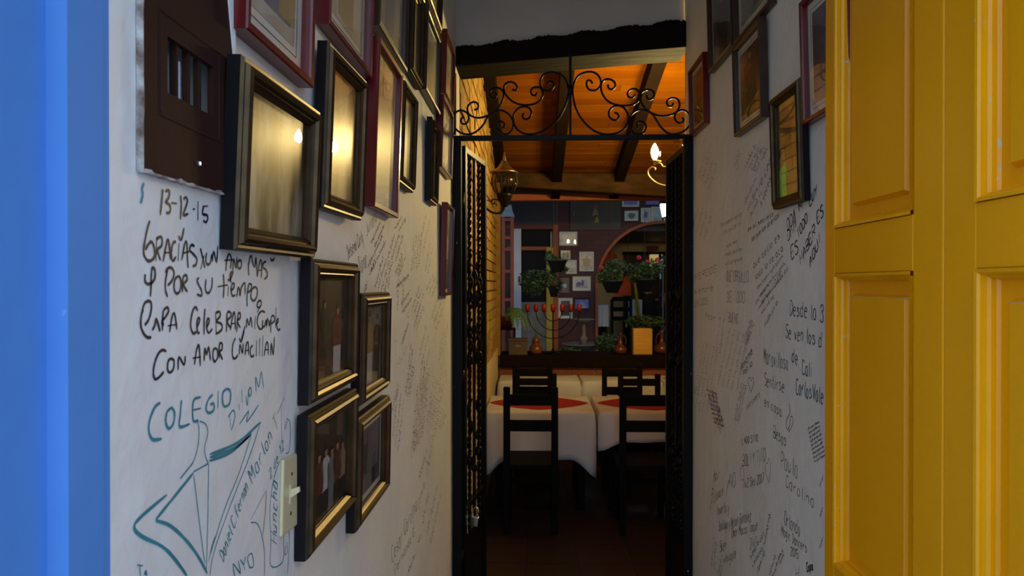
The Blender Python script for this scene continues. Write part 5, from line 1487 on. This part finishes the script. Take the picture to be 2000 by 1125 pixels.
# ------------------------------------------------------------------ things on the timber sill
SY = 7.52
mx_ = at(1080, 600, SY)[0]
ME = thing('candelabrum', 'black iron seven-armed candelabrum on the timber sill', 'candelabrum', (mx_, SY, SILL))
def me(x, y):
    p = at(x, y, SY)
    return (p[0] - mx_, 0, p[2] - SILL)
ctop = me(1080, 607)[2]
MB().lathe([(.085, 0), (.085, .012), (.04, .022), (.014, .04), (.010, .06)], 14).build('base', M['iron'], parent=ME, smooth=True)
MB().tube([(0, 0, .05), (0, 0, ctop - .002)], .007, 8).build('stem', M['iron'], parent=ME)
xs = [1030, 1047, 1062.5, 1080, 1098, 1115, 1131]
for (i, j, yb) in ((0, 6, 661), (1, 5, 645), (2, 4, 627)):
    xa, xb, zb = me(xs[i], 0)[0], me(xs[j], 0)[0], me(0, yb)[2]
    mid, hw = (xa + xb) / 2, (xb - xa) / 2
    hh = ctop - zb
    MB().tube([(mid - hw * math.cos(PI * q / 24), 0, ctop - .002 - (hh - .002) * math.sin(PI * q / 24)) for q in range(25)], .0055, 6).build('arm', M['iron'], parent=ME, smooth=True)
for x in xs:
    MB().lathe([(.008, -.012), (.022, -.004), (.024, 0)], 10, (me(x, 0)[0], 0, ctop - .0005)).build('candle_cup', M['iron'], parent=ME, smooth=True)
ordn = ('leftmost', 'second from left', 'third from left', 'middle', 'third from right', 'second from right', 'rightmost')
for x, w in zip(xs, ordn):
    cd = thing('candle', 'short red candle, %s on the iron candelabrum' % w, 'candle', (at(x, 0, SY)[0], SY, SILL + ctop), (0, 0, 0), 'red candles on the candelabrum')
    MB().lathe([(.021, .0), (.0245, .004), (.0245, .066), (.020, .071), (.008, .069)], 14).build('wax', M['candle'], parent=cd, smooth=True)
    MB().tube([(0, 0, .068), (.001, 0, .082)], .0014, 5).build('wick', M['pot'], parent=cd)


def pot_thing(name, label, cat, px_, base, prof, m, n=18, Y=SY, extra=None):
    t = thing(name, label, cat, (at(px_, 0, Y)[0], Y, base))
    MB().lathe(prof, n).build('body', m, parent=t, smooth=True)
    return t


g = pot_thing('gourd', 'brown double gourd with a stem left of the candelabrum', 'gourd', 1047, SILL, Y=7.44, prof=[(.030, 0), (.062, .018), (.074, .05), (.066, .085), (.040, .108), (.034, .118), (.044, .140), (.040, .165), (.022, .182), (.012, .19)], m=M['gourd'])
MB().tube([(0, 0, .188), (.004, 0, .215), (-.006, 0, .245)], [.012, .009, .006], 8).build('stem', M['crate'], parent=g)
j = pot_thing('clay_jug', 'red clay bottle with a long neck left of the straw box', 'jug', 1211, SILL, [(.04, 0), (.066, .02), (.072, .05), (.058, .08), (.026, .105), (.017, .15), (.015, .21), (.022, .225), (.020, .228)], M['clay'])
MB().tube(smooth_line([(.016, 0, .20), (.045, 0, .19), (.06, 0, .15), (.055, 0, .10)], 4), .006, 6).build('handle', M['clay'], parent=j, smooth=True)
j2 = pot_thing('clay_jug', 'brown clay bottle right of the straw box', 'jug', 1291, SILL, [(.045, 0), (.080, .025), (.088, .06), (.070, .095), (.030, .118), (.019, .17), (.017, .23), (.026, .25), (.023, .252)], M['clay'])
MB().tube(smooth_line([(-.017, 0, .23), (-.045, 0, .21), (-.06, 0, .16), (-.06, 0, .11)], 4), .006, 6).build('handle', M['clay'], parent=j2, smooth=True)
sb = thing('straw_box', 'bright yellow woven straw box on the timber sill', 'box', (at(1254.5, 0, 7.46)[0], 7.46, SILL))
MB().box(-.098, .098, 0, .14, 0, .275).build('body', M['straw'], parent=sb, bevel=0.004)
for i in range(13):
    MB().box(-.099, .099, -.003, .0, .008 + i * .0205, .008 + i * .0205 + .016).build('straw_band', M['straw'], parent=sb, bevel=0.002)
MB().box(-.112, -.0985, -.002, .142, 0, .277).build('side_board', M['crate'], parent=sb)
cr = thing('wooden_box', 'old wooden box with a small brass plate on the sill', 'box', (at(1012, 0, 7.44)[0], 7.44, SILL))
MB().box(-.098, .098, -.06, .10, 0, .145).build('body', M['crate'], parent=cr, bevel=0.004)
MB().box(-.102, .102, -.064, .104, .146, .172).build('lid', M['crate'], parent=cr, bevel=0.004)
MB().box(-.028, .028, -.0625, -.0605, .085, .105).build('brass_plate', M['brass'], parent=cr)

# potted fern on a dark stand at the left end of the sill
rf = random.Random(4)
fx = at(994, 0, SY)[0]
st = thing('plant_stand', 'small dark wooden stand under the fern', 'stand', (fx - .03, SY + .13, SILL))
MB().box(-.10, .10, -.08, .08, .25, .27).build('top', M['chair'], parent=st)
for sx in (-1, 1):
    for sy in (-1, 1):
        MB().box(sx * .085 - .012, sx * .085 + .012, sy * .065 - .012, sy * .065 + .012, 0, .25).build('leg', M['chair'], parent=st)
fe = thing('potted_fern', 'bright green arching fern in a dark red pot at the brick pillar', 'plant', (fx - .03, SY + .13, SILL + .2705))
MB().lathe([(.055, 0), (.08, .10), (.088, .11), (.088, .13), (.075, .13)], 14).build('pot', M['clay'], parent=fe, smooth=True)
for q in range(26):
    a = rf.uniform(-1.5, 1.5)
    L = rf.uniform(.20, .37) * (1 if abs(a) < 1.25 else .6)
    c, s = math.cos(a), math.sin(a)
    fm = MB()
    pts = []
    for k2 in range(9):
        u = k2 / 8
        r_ = L * u * (1 - .12 * u)
        pts.append(Vector((c * r_, s * r_, .13 + .30 * u * L / .4 - .42 * u ** 2.4 * L / .35 + .03)))
    for k2 in range(1, 9):
        d = (pts[k2] - pts[k2 - 1])
        side = Vector((-s, c, 0))
        for e2 in (-1, 1):
            for h2 in (0.0, 0.5):
                b0 = pts[k2 - 1] + d * h2
                ln = .045 * math.sin(PI * min(.97, (k2 - 1 + h2) / 8 + .1)) + .008
                fm.face([b0, b0 + d * .35, b0 + side * e2 * ln + d * .6 - Vector((0, 0, .012))])
    fm.tube(pts, .0022, 4)
    fm.build('frond', rf.choice(M['fern']), parent=fe)

# ------------------------------------------------------------------ patio things
def foliage(parent, n, cx, cz, rx, ry, rz_, size, seed, name='foliage', mats=None, hang=0.0):
    r = random.Random(seed)
    mb = MB()
    for _ in range(n):
        while True:
            x, y, z = r.uniform(-1, 1), r.uniform(-1, 1), r.uniform(-1, 1)
            if x * x + y * y + z * z < 1:
                break
        p = Vector((cx + x * rx, y * ry, cz + z * rz_ - hang * (x * x + y * y) * r.random()))
        a, b = Vector((r.uniform(-1, 1), r.uniform(-1, 1), r.uniform(-.6, .6))).normalized(), Vector((r.uniform(-1, 1), r.uniform(-1, 1), r.uniform(-1, 1)))
        b = (b - a * b.dot(a)).normalized()
        s = size * r.uniform(.6, 1.3)
        mb.face([p - a * s, p - b * s * .45, p + a * s, p + b * s * .45], r.randrange(3))
    o = mb.build(name, mats or M['leaf'], parent=parent)
    o['kind'] = 'stuff'
    return o


def hanging_plant(label, x, ytop, ybot, wpx, Y, fol, seed, flowers=(), cat='plant'):
    """pot hung on three wires from the fascia; fol = list of foliage blobs (px offsets)"""
    top = at(x, ytop, Y)
    bot = at(x, ybot, Y)
    h = top[2] - bot[2]
    r = wpx / 2 * Y / 1362
    t = thing('hanging_plant', label, cat, (top[0], Y, bot[2]), (0, 0, 0), 'hanging plants over the patio')
    MB().lathe([(r * .5, 0), (r * .95, h * .9), (r * 1.04, h * .92), (r * 1.04, h), (r * .9, h)], 14).build('pot', M['pot'], parent=t, smooth=True)
    for q in range(3):
        a = 2 * PI * q / 3 + .5
        MB().tube([(r * math.cos(a), r * math.sin(a), h * .97), (0, 0, h + .35), (0, 0, (3.499 if Y > 8.36 else 2.73) - bot[2])], .0022, 4).build('wire', M['wire'], parent=t)
    for i, (fx_, fy_, rx, rz_, n) in enumerate(fol):
        p = at(fx_, fy_, Y)
        foliage(t, n, p[0] - top[0], p[2] - bot[2], rx * Y / 1362, min(rx, 28) * Y / 1362, rz_ * Y / 1362, .026, seed + i)
    for (fx_, fy_, s) in flowers:
        p = at(fx_, fy_, Y)
        rr_ = s * Y / 1362
        fm = MB()
        for q in range(7):
            a = 2 * PI * q / 7
            fm.lathe([(.002, -rr_ * .4), (rr_ * .42, 0), (.002, rr_ * .4)], 6, (p[0] - top[0] + rr_ * .6 * math.cos(a), -.12 + rr_ * .4 * math.sin(a * 2), p[2] - bot[2] + rr_ * .5 * math.sin(a)))
        fm.build('flower', M['pink'], parent=t, smooth=True)
    return t


hanging_plant('black hanging pot with a leafy sprig beside the small pictures', 1088, 508, 532, 40, 8.42, [(1073, 505, 10, 16, 110), (1085, 505, 22, 4, 60), (1103, 527, 9, 7, 50)], 31)
hanging_plant('wide bushy hanging plant in front of the yellow post', 1082, 556, 580, 26, 8.6, [(1045, 548, 34, 22, 420), (1068, 540, 22, 18, 200), (1088, 560, 12, 22, 110), (1040, 568, 20, 12, 120)], 41)
hanging_plant('hanging geranium with one pink bloom at the left side of the arch', 1195, 548, 572, 44, 8.8, [(1190, 535, 26, 15, 300), (1205, 520, 30, 14, 300), (1175, 545, 18, 10, 120)], 51, [(1172, 523, 4.5)])
hanging_plant('hanging geranium with red blooms under the arch, right of the other geranium', 1258, 545, 570, 42, 8.9, [(1258, 530, 34, 18, 420), (1275, 520, 24, 16, 240), (1240, 540, 18, 14, 160)], 61, [(1244, 504, 5), (1260, 511, 3.5), (1279, 508, 5)])

# stone fountain
fxp = at(1140, 0, 9.2)
fo = thing('fountain', 'two-tiered pale stone fountain in the patio', 'fountain', (fxp[0], 9.2, 0))
zl, zu = at(0, 672, 9.2)[2], at(0, 624, 9.2)[2]
MB().lathe([(.16, 0), (.15, .06), (.08, .12), (.07, zl - .14), (.10, zl - .09)], 16).build('pedestal', M['stone'], parent=fo, smooth=True)
MB().lathe([(.05, zl - .10), (.20, zl - .055), (.285, zl), (.295, zl + .004), (.285, zl + .012), (.20, zl - .03), (.04, zl - .05)], 24).build('lower_bowl', M['stone'], parent=fo, smooth=True)
MB().lathe([(.045, zl - .06), (.04, zl + .05), (.05, zl + .08), (.022, zl + .12), (.018, zu - .05)], 14).build('stem', M['stone'], parent=fo, smooth=True)
MB().lathe([(.03, zu - .06), (.10, zu - .03), (.145, zu), (.15, zu + .006), (.14, zu + .01), (.02, zu - .02)], 20).build('upper_bowl', M['stone'], parent=fo, smooth=True)

# red lattice tower with a curved blue roof
tw = thing('lattice_tower', 'terracotta red open lattice tower with a curved blue roof', 'tower', (at(992, 0, 8.4)[0], 8.4, 0))
ztw = at(0, 425, 8.4)[2]
for sx in (-1, 1):
    for sy in (-1, 1):
        MB().box(sx * .052 - .018, sx * .052 + .018, sy * .052 - .018, sy * .052 + .018, 0, ztw).build('corner_post', M['terracotta'], parent=tw)
for yb in (430, 465, 488, 530, 585, 640):
    zb = at(0, yb, 8.4)[2]
    MB().box(-.066, .066, -.066, .066, zb - .018, zb + .018).build('cross_band', M['terracotta'], parent=tw)
rfm = MB()
pr_ = [(.085, 0), (.078, .02), (.06, .06), (.048, .11), (.042, .15)]
base = len(rfm.v)
for (r_, z_) in pr_:
    rfm.v += [(-r_, -r_, ztw + z_), (r_, -r_, ztw + z_), (r_, r_, ztw + z_), (-r_, r_, ztw + z_)]
for k2 in range(len(pr_) - 1):
    for q in range(4):
        a, b = k2 * 4 + q, k2 * 4 + (q + 1) % 4
        rfm.f.append((a, b, b + 4, a + 4))
rfm.f += [(3, 2, 1, 0), tuple(range(len(rfm.v) - 4, len(rfm.v)))]
rfm.m = [0] * len(rfm.f)
rfm.build('roof', M['slate_blue'], parent=tw)

# lit lantern under the added patio cover
pl_ = at(1301, 424, 9.6)
PLN = thing('patio_lantern', 'glowing white lantern hanging before the high pictures', 'lamp', (pl_[0], 9.6, pl_[2]))
MB().hexa([(-.055, -.055, 0), (.055, -.055, 0), (.055, .055, 0), (-.055, .055, 0)], [(-.082, -.082, .165), (.082, -.082, .165), (.082, .082, .165), (-.082, .082, .165)]).build('glass_body', M['cold'], parent=PLN, bevel=0.004)
MB().hexa([(-.10, -.10, .167), (.10, -.10, .167), (.10, .10, .167), (-.10, .10, .167)], [(-.03, -.03, .24), (.03, -.03, .24), (.03, .03, .24), (-.03, .03, .24)]).build('roof', M['iron'], parent=PLN)
MB().box(-.05, .05, -.05, .05, -.016, -.001).build('base', M['iron'], parent=PLN)
MB().tube([(0, 0, .235), (0, 0, 3.499 - pl_[2])], .004, 5).build('chain', M['iron'], parent=PLN)

# pictures on the house wall
GF = 'pictures on the house wall beyond the patio'
def PF(label, x0, x1, y0, y1, kind, bgk, figs=(), mount=0.0, extra=None, roll=0.0):
    X0, X1, Z0, Z1 = rect(x0, x1, y0, y1, FY)
    return picture('wall_picture', label, 'picture', 'B', X0, X1, Z0, Z1, kind, bgk, figs, mount, 0.5, GF, Y=FY, extra=extra, roll=roll)
PF('pale framed sheet with lamps glinting in it, topmost of the cluster by the orange post', 1092, 1127, 453, 480, 'farlight', 'pale', [])
PF('small picture of two figures directly under the topmost pale sheet', 1093, 1116, 487, 508, 'far', 'pale', [(-.4, .1, .7, 'green', 'green', 2), (.4, .1, .8, 'maroon', 'black', 1.6)])
PF('upright framed certificate in a pale frame', 1131, 1159, 492, 530, 'farlight', 'pale', [(0, .2, .6, 'tan', 'tan', 3)])
PF('framed cream sheet half behind the black hanging pot', 1104, 1126, 508, 535, 'farlight', 'pale', [])
PF('landscape picture with two purple shapes', 1118, 1153, 540, 568, 'farlight', 'pale', [], .02, [('violet', [(-.85, .25), (-.5, .12), (-.1, .3), (-.1, .6), (-.45, .75), (-.8, .6)]), ('violet', [(-.1, .35), (.2, .2), (.45, .5), (.35, .85), (.1, .9), (-.05, .7)])])
PF('dim picture with a small blue figure left of the purple one', 1092, 1114, 540, 572, 'far', 'dark', [(-.1, .05, .6, 'cyan', 'blue', 1.8)])
PF('upright white-edged dark portrait behind the candles', 1090, 1118, 582, 622, 'farlight', 'dark', [(.1, .1, .8, 'black', 'black', 2.2)], .02)
PF('pale blue landscape picture beside the dark portrait', 1121, 1152, 582, 604, 'far', 'sky', [])
PF('white-edged blue picture high under the eave', 1212, 1249, 386, 407, 'far', 'pale', [], .02, [('sky', [(-.9, .2), (.9, .2), (.9, 1), (-.9, 1)])])
PF('white-edged oval photograph below the blue picture', 1217, 1247, 411, 434, 'far', 'pale', [], .02, [('black', [(-.6, .35), (0, .05), (.6, .3), (.8, .75), (0, .95), (-.7, .8)])])
PF('deep blue picture left of the glowing lantern', 1258, 1287, 384, 403, 'far', 'sky', [], 0, [('sky', [(-1, 0), (1, 0), (1, 1), (-1, 1)])])
PF('white picture with violet flowers left of the lantern', 1250, 1269, 407, 435, 'farlight', 'pale', [], 0, [('violet', [(-.7, .3), (.5, .25), (.6, .7), (-.3, .85)])])
PF('white picture with pale leaves behind the lantern', 1270, 1290, 405, 435, 'farlight', 'pale', [], 0, [('cyan', [(-.8, .6), (.3, .45), (.8, .65), (.1, .8)])])
PF('white picture half hidden under the lantern', 1294, 1316, 418, 434, 'farlight', 'pale', [])
mbd = thing('mural_board', 'faded brown board with a small red and yellow painted figure', 'board', (at(1162, 0, FY)[0], FY - .03, at(0, 450, FY)[2]))
MB().box(-.395, .395, 0, .028, 0, .46).build('board', M['mural'], parent=mbd)
fg = MB()
for (cn, poly) in (('m', [(-.02, .33), (.03, .33), (.035, .38), (0, .41), (-.03, .38)]), ('o', [(-.05, .22), (.0, .20), (.05, .24), (.03, .32), (-.02, .33), (-.04, .28)]), ('y', [(-.03, .12), (.06, .12), (.05, .16), (.03, .21), (.05, .24), (-.02, .22), (.01, .17)])):
    fg.prism(poly, 'y', -.003, -.0005, {'m': 0, 'o': 1, 'y': 2}[cn])
fg.build('painted_figure', [flat('mural_red', (.16, .03, .015)), flat('mural_orange', (.22, .10, .02)), flat('mural_yellow', (.24, .15, .02))], parent=mbd)
MB().box(-.345, -.33, -.003, -.0005, .22, .30).build('painted_mark', M['stone'], parent=mbd)

# beyond the arch: laid table, chair, orange cloth, folded yellow ladder, red sign, grille, a person
def far_table(label, x0, x1, ytop, Y, hang):
    X0, X1 = at(x0, 0, Y)[0], at(x1, 0, Y)[0]
    z = at(0, ytop, Y)[2]
    t = thing('far_table', label, 'table', ((X0 + X1) / 2, Y, 0))
    hw = (X1 - X0) / 2
    MB().box(-hw, hw, 0, .6, z - .03, z).build('table_top', M['chair'], parent=t)
    for sx in (-1, 1):
        for yy in (.05, .55):
            MB().box(sx * (hw - .05) - .025, sx * (hw - .05) + .025, yy - .025, yy + .025, 0, z - .03).build('leg', M['chair'], parent=t)
    c = MB()
    c.box(-hw - .008, hw + .008, -.012, .612, z + .001, z + .006)
    n = 12
    for i in range(n):
        x0_, x1_ = -hw - .008 + (2 * hw + .016) * i / n, -hw - .008 + (2 * hw + .016) * (i + 1) / n
        d0, d1 = .012 * math.sin(i * 1.7), .012 * math.sin((i + 1) * 1.7)
        c.hexa([(x0_, -.03 + d0, z - hang), (x1_, -.03 + d1, z - hang - .01), (x1_, -.025 + d1, z - hang - .01), (x0_, -.025 + d0, z - hang)], [(x0_, -.012, z + .004), (x1_, -.012, z + .004), (x1_, -.007, z + .004), (x0_, -.007, z + .004)])
    c.build('cloth', M['cloth'], parent=t)
    return t
far_table('white-clothed table just inside the arch, left side', 1164, 1188, 596, 11.7, .35)
far_table('pale green-white clothed table beside the folded ladder', 1227, 1252, 586, 12.6, .30)
fc = thing('far_chair', 'dark ladder-back chair standing inside the arch', 'chair', (at(1213, 0, 11.6)[0], 11.6, 0))
for sx in (-1, 1):
    MB().box(sx * .155 - .022, sx * .155 + .022, 0, .04, 0, 1.46 - .0).build('back_post', M['chair'], parent=fc)
    MB().box(sx * .155 - .02, sx * .155 + .02, .36, .40, 0, .45).build('leg', M['chair'], parent=fc)
for yb in (584, 604, 622):
    zb = at(0, yb, 11.6)[2]
    MB().box(-.15, .15, .008, .03, zb - .035, zb + .035).build('back_slat', M['chair'], parent=fc)
MB().box(-.18, .18, 0, .42, .45, .49).build('seat', M['chair'], parent=fc)
oc = thing('orange_drape', 'orange cloth hanging in a triangle beyond the geraniums', 'cloth', (at(1215, 0, 12.3)[0], 12.3, at(0, 577, 12.3)[2]))
def oq(x, y):
    p = at(x, y, 12.3)
    return (p[0] - oc.location.x, p[2] - oc.location.z)
MB().prism([oq(1198, 577), oq(1232, 577), oq(1231, 545), oq(1226, 532), oq(1214, 550)], 'y', 0, .02).build('drape', M['orange_cloth'], parent=oc)
MB().prism([oq(1172, 497), oq(1182, 478), oq(1212, 496), oq(1210, 512), oq(1186, 512), oq(1180, 506)], 'y', .5, .52).build('drape', M['orange_cloth'], parent=oc)
MB().tube([oq(1226, 534)[:1] + (.01,) + oq(1226, 534)[1:], (oq(1226, 534)[0], .01, 2.559 - oc.location.z)], .004, 5).build('cord', M['wire'], parent=oc)
MB().tube([(oq(1182, 480)[0], .51, oq(1182, 480)[1]), (oq(1182, 480)[0], .51, 2.559 - oc.location.z)], .004, 5).build('cord', M['wire'], parent=oc)
ld = thing('folded_ladder', 'slender yellow folded ladder standing inside the arch', 'ladder', (at(1249, 0, 12.1)[0], 12.1, 0))
ta, tb = at(1238, 548, 12.1), at(1249, 622, 12.1)
MB().tube([(.03, 0, 0), (tb[0] - ld.location.x, 0, tb[2]), (ta[0] - ld.location.x, 0, ta[2])], .022, 6).build('rail', M['yellow_post'], parent=ld)
MB().tube([(.06, .12, 0), (ta[0] - ld.location.x + .01, .02, ta[2] - .03)], .02, 6).build('rail', M['yellow_post'], parent=ld)
sg = MB().box(*rect(1263, 1285, 481, 493, 14.3)[:2], 14.30, 14.40, *rect(1263, 1285, 481, 493, 14.3)[2:]).build('wall_box', M['red_lacquer'])
tag(sg, 'small dark red box high on the far cream wall', 'box')
gr = thing('grille_door', 'pale barred grille door at the right side of the arch', 'door', (at(1303, 0, 12.4)[0], 12.4, 0))
zt_ = at(0, 500, 12.4)[2]
for i in range(5):
    MB().box(-.10 + i * .055, -.078 + i * .055, -.012, .012, 0, zt_).build('bar', M['stone'], parent=gr)
for yb in (503, 575, 640):
    zb = at(0, yb, 12.4)[2]
    MB().box(-.125, .16, -.016, .016, zb - .025, zb + .025).build('cross_rail', M['dark_wood'], parent=gr)
MB().box(-.16, -.12, -.03, .03, 0, zt_ + .05).build('edge_post', M['iron'], parent=gr)
MB().box(-.150, -.128, -.036, -.03, at(0, 545, 12.4)[2], at(0, 508, 12.4)[2]).build('pale_strip', mat('pale_glossy_strip', (.6, .8, .85), .2), parent=gr)  # thin pale bluish strip on the edge post
# foliage behind the sill on the right and grass-like plant by the fountain
for (lb_, x, y, rx, rz_, n, Y, sd) in (('dark leafy plant above the straw box', 1258, 628, 42, 13, 420, 8.0, 71), ('low bluish green plant beside the fountain', 1185, 668, 26, 18, 320, 8.6, 72), ('low leaves along the far side of the sill', 1110, 686, 26, 6, 150, 8.1, 73)):
    p = at(x, y, Y)
    pt_ = thing('patio_plant', lb_, 'plant', (p[0], Y, 0), (0, 0, 0), 'plants growing in the patio')
    foliage(pt_, n, 0, p[2], rx * Y / 1362, .18, rz_ * Y / 1362, .03, sd)
    rs = random.Random(sd)
    for q in range(7):
        a = rs.uniform(-1, 1) * rx * .6 * Y / 1362
        MB().tube([(a * .3, rs.uniform(-.05, .05), 0), (a * .7, 0, p[2] * .6), (a, 0, p[2])], .006, 5).build('stem', M['leaf'][2], parent=pt_)

# a person in dark clothes beyond the arch, elbow raised
PX = at(1266, 0, 13.5)[0]
pv = [(0, 0, .92), (0, 0, 1.12), (0, .01, 1.34), (-.01, .01, 1.46), (-.03, .0, 1.54), (-.05, -.02, 1.66),      # pelvis .. head
      (-.16, .01, 1.42), (-.23, -.03, 1.18), (-.20, -.14, .98), (-.19, -.18, .90),                                  # left arm
      (.16, .01, 1.43), (.30, -.04, 1.44), (.20, -.16, 1.30), (.14, -.20, 1.26),                                      # right arm, elbow out
      (-.09, 0, .86), (-.10, -.02, .48), (-.10, .02, .08), (-.10, -.12, .04),
      (.09, 0, .86), (.11, -.01, .48), (.12, .02, .08), (.12, -.12, .04)]
pe = [(0, 1), (1, 2), (2, 3), (3, 4), (4, 5), (3, 6), (6, 7), (7, 8), (8, 9), (3, 10), (10, 11), (11, 12), (12, 13), (0, 14), (14, 15), (15, 16), (16, 17), (0, 18), (18, 19), (19, 20), (20, 21)]
prad = [.15, .14, .16, .10, .055, .095, .065, .05, .04, .035, .065, .05, .042, .035, .09, .065, .045, .035, .09, .065, .045, .035]
me_ = bpy.data.meshes.new('person_body')
me_.from_pydata(pv, pe, [])
po = bpy.data.objects.new('person_tmp', me_)
COL.objects.link(po)
po.modifiers.new('skin', 'SKIN')
sv = me_.skin_vertices[0].data
for i, r_ in enumerate(prad):
    sv[i].radius = (r_, r_ * (.75 if i in (0, 1, 2, 3) else 1))
sv[0].use_root = True
ss = po.modifiers.new('subd', 'SUBSURF')
ss.levels = ss.render_levels = 2
bpy.context.view_layer.update()
dg = bpy.context.evaluated_depsgraph_get()
bm2 = bpy.data.meshes.new_from_object(po.evaluated_get(dg))
bpy.data.objects.remove(po)
for m_ in (M['black_cloth'], M['skin']):
    bm2.materials.append(m_)
for p in bm2.polygons:
    c = p.center
    p.use_smooth = True
    p.material_index = 1 if (c.z > 1.53 or (c.x > .12 and c.z < 1.44 and c.y < -.03 and c.z > 1.2) or (c.x > .26 and c.z > 1.3) or (c.x < -.1 and c.z < 1.08 and c.y < -.08 and c.z > .85)) else 0
per = thing('person', 'person in dark clothes standing beyond the arch with one elbow raised', 'person', (PX, 13.5, 0))
b_o = bpy.data.objects.new('body', bm2)
COL.objects.link(b_o)
b_o.parent = per
MB().lathe([(.02, -.10), (.09, -.05), (.108, .02), (.10, .08), (.06, .125), (.01, .14)], 14, (-.05, .02, 1.67)).build('hair', M['hair'], parent=per, smooth=True)

# unseen lamp added so the cream wall of the far room shows
fl = thing('added_lamp', 'small unseen bulb added to light the room beyond the arch', 'lamp', (2.9, 12.9, 2.24))
MB().tube([(0, 0, .10), (0, 0, .319)], .004, 5).build('cord', M['wire'], parent=fl)
MB().lathe([(.012, .07), (.04, .04), (.045, 0), (.03, -.035), (.005, -.05)], 12).build('bulb', mat('added_lamp_glow', (1, .8, .5), .4, emit=(1, .66, .3), estr=18), parent=fl, smooth=True)
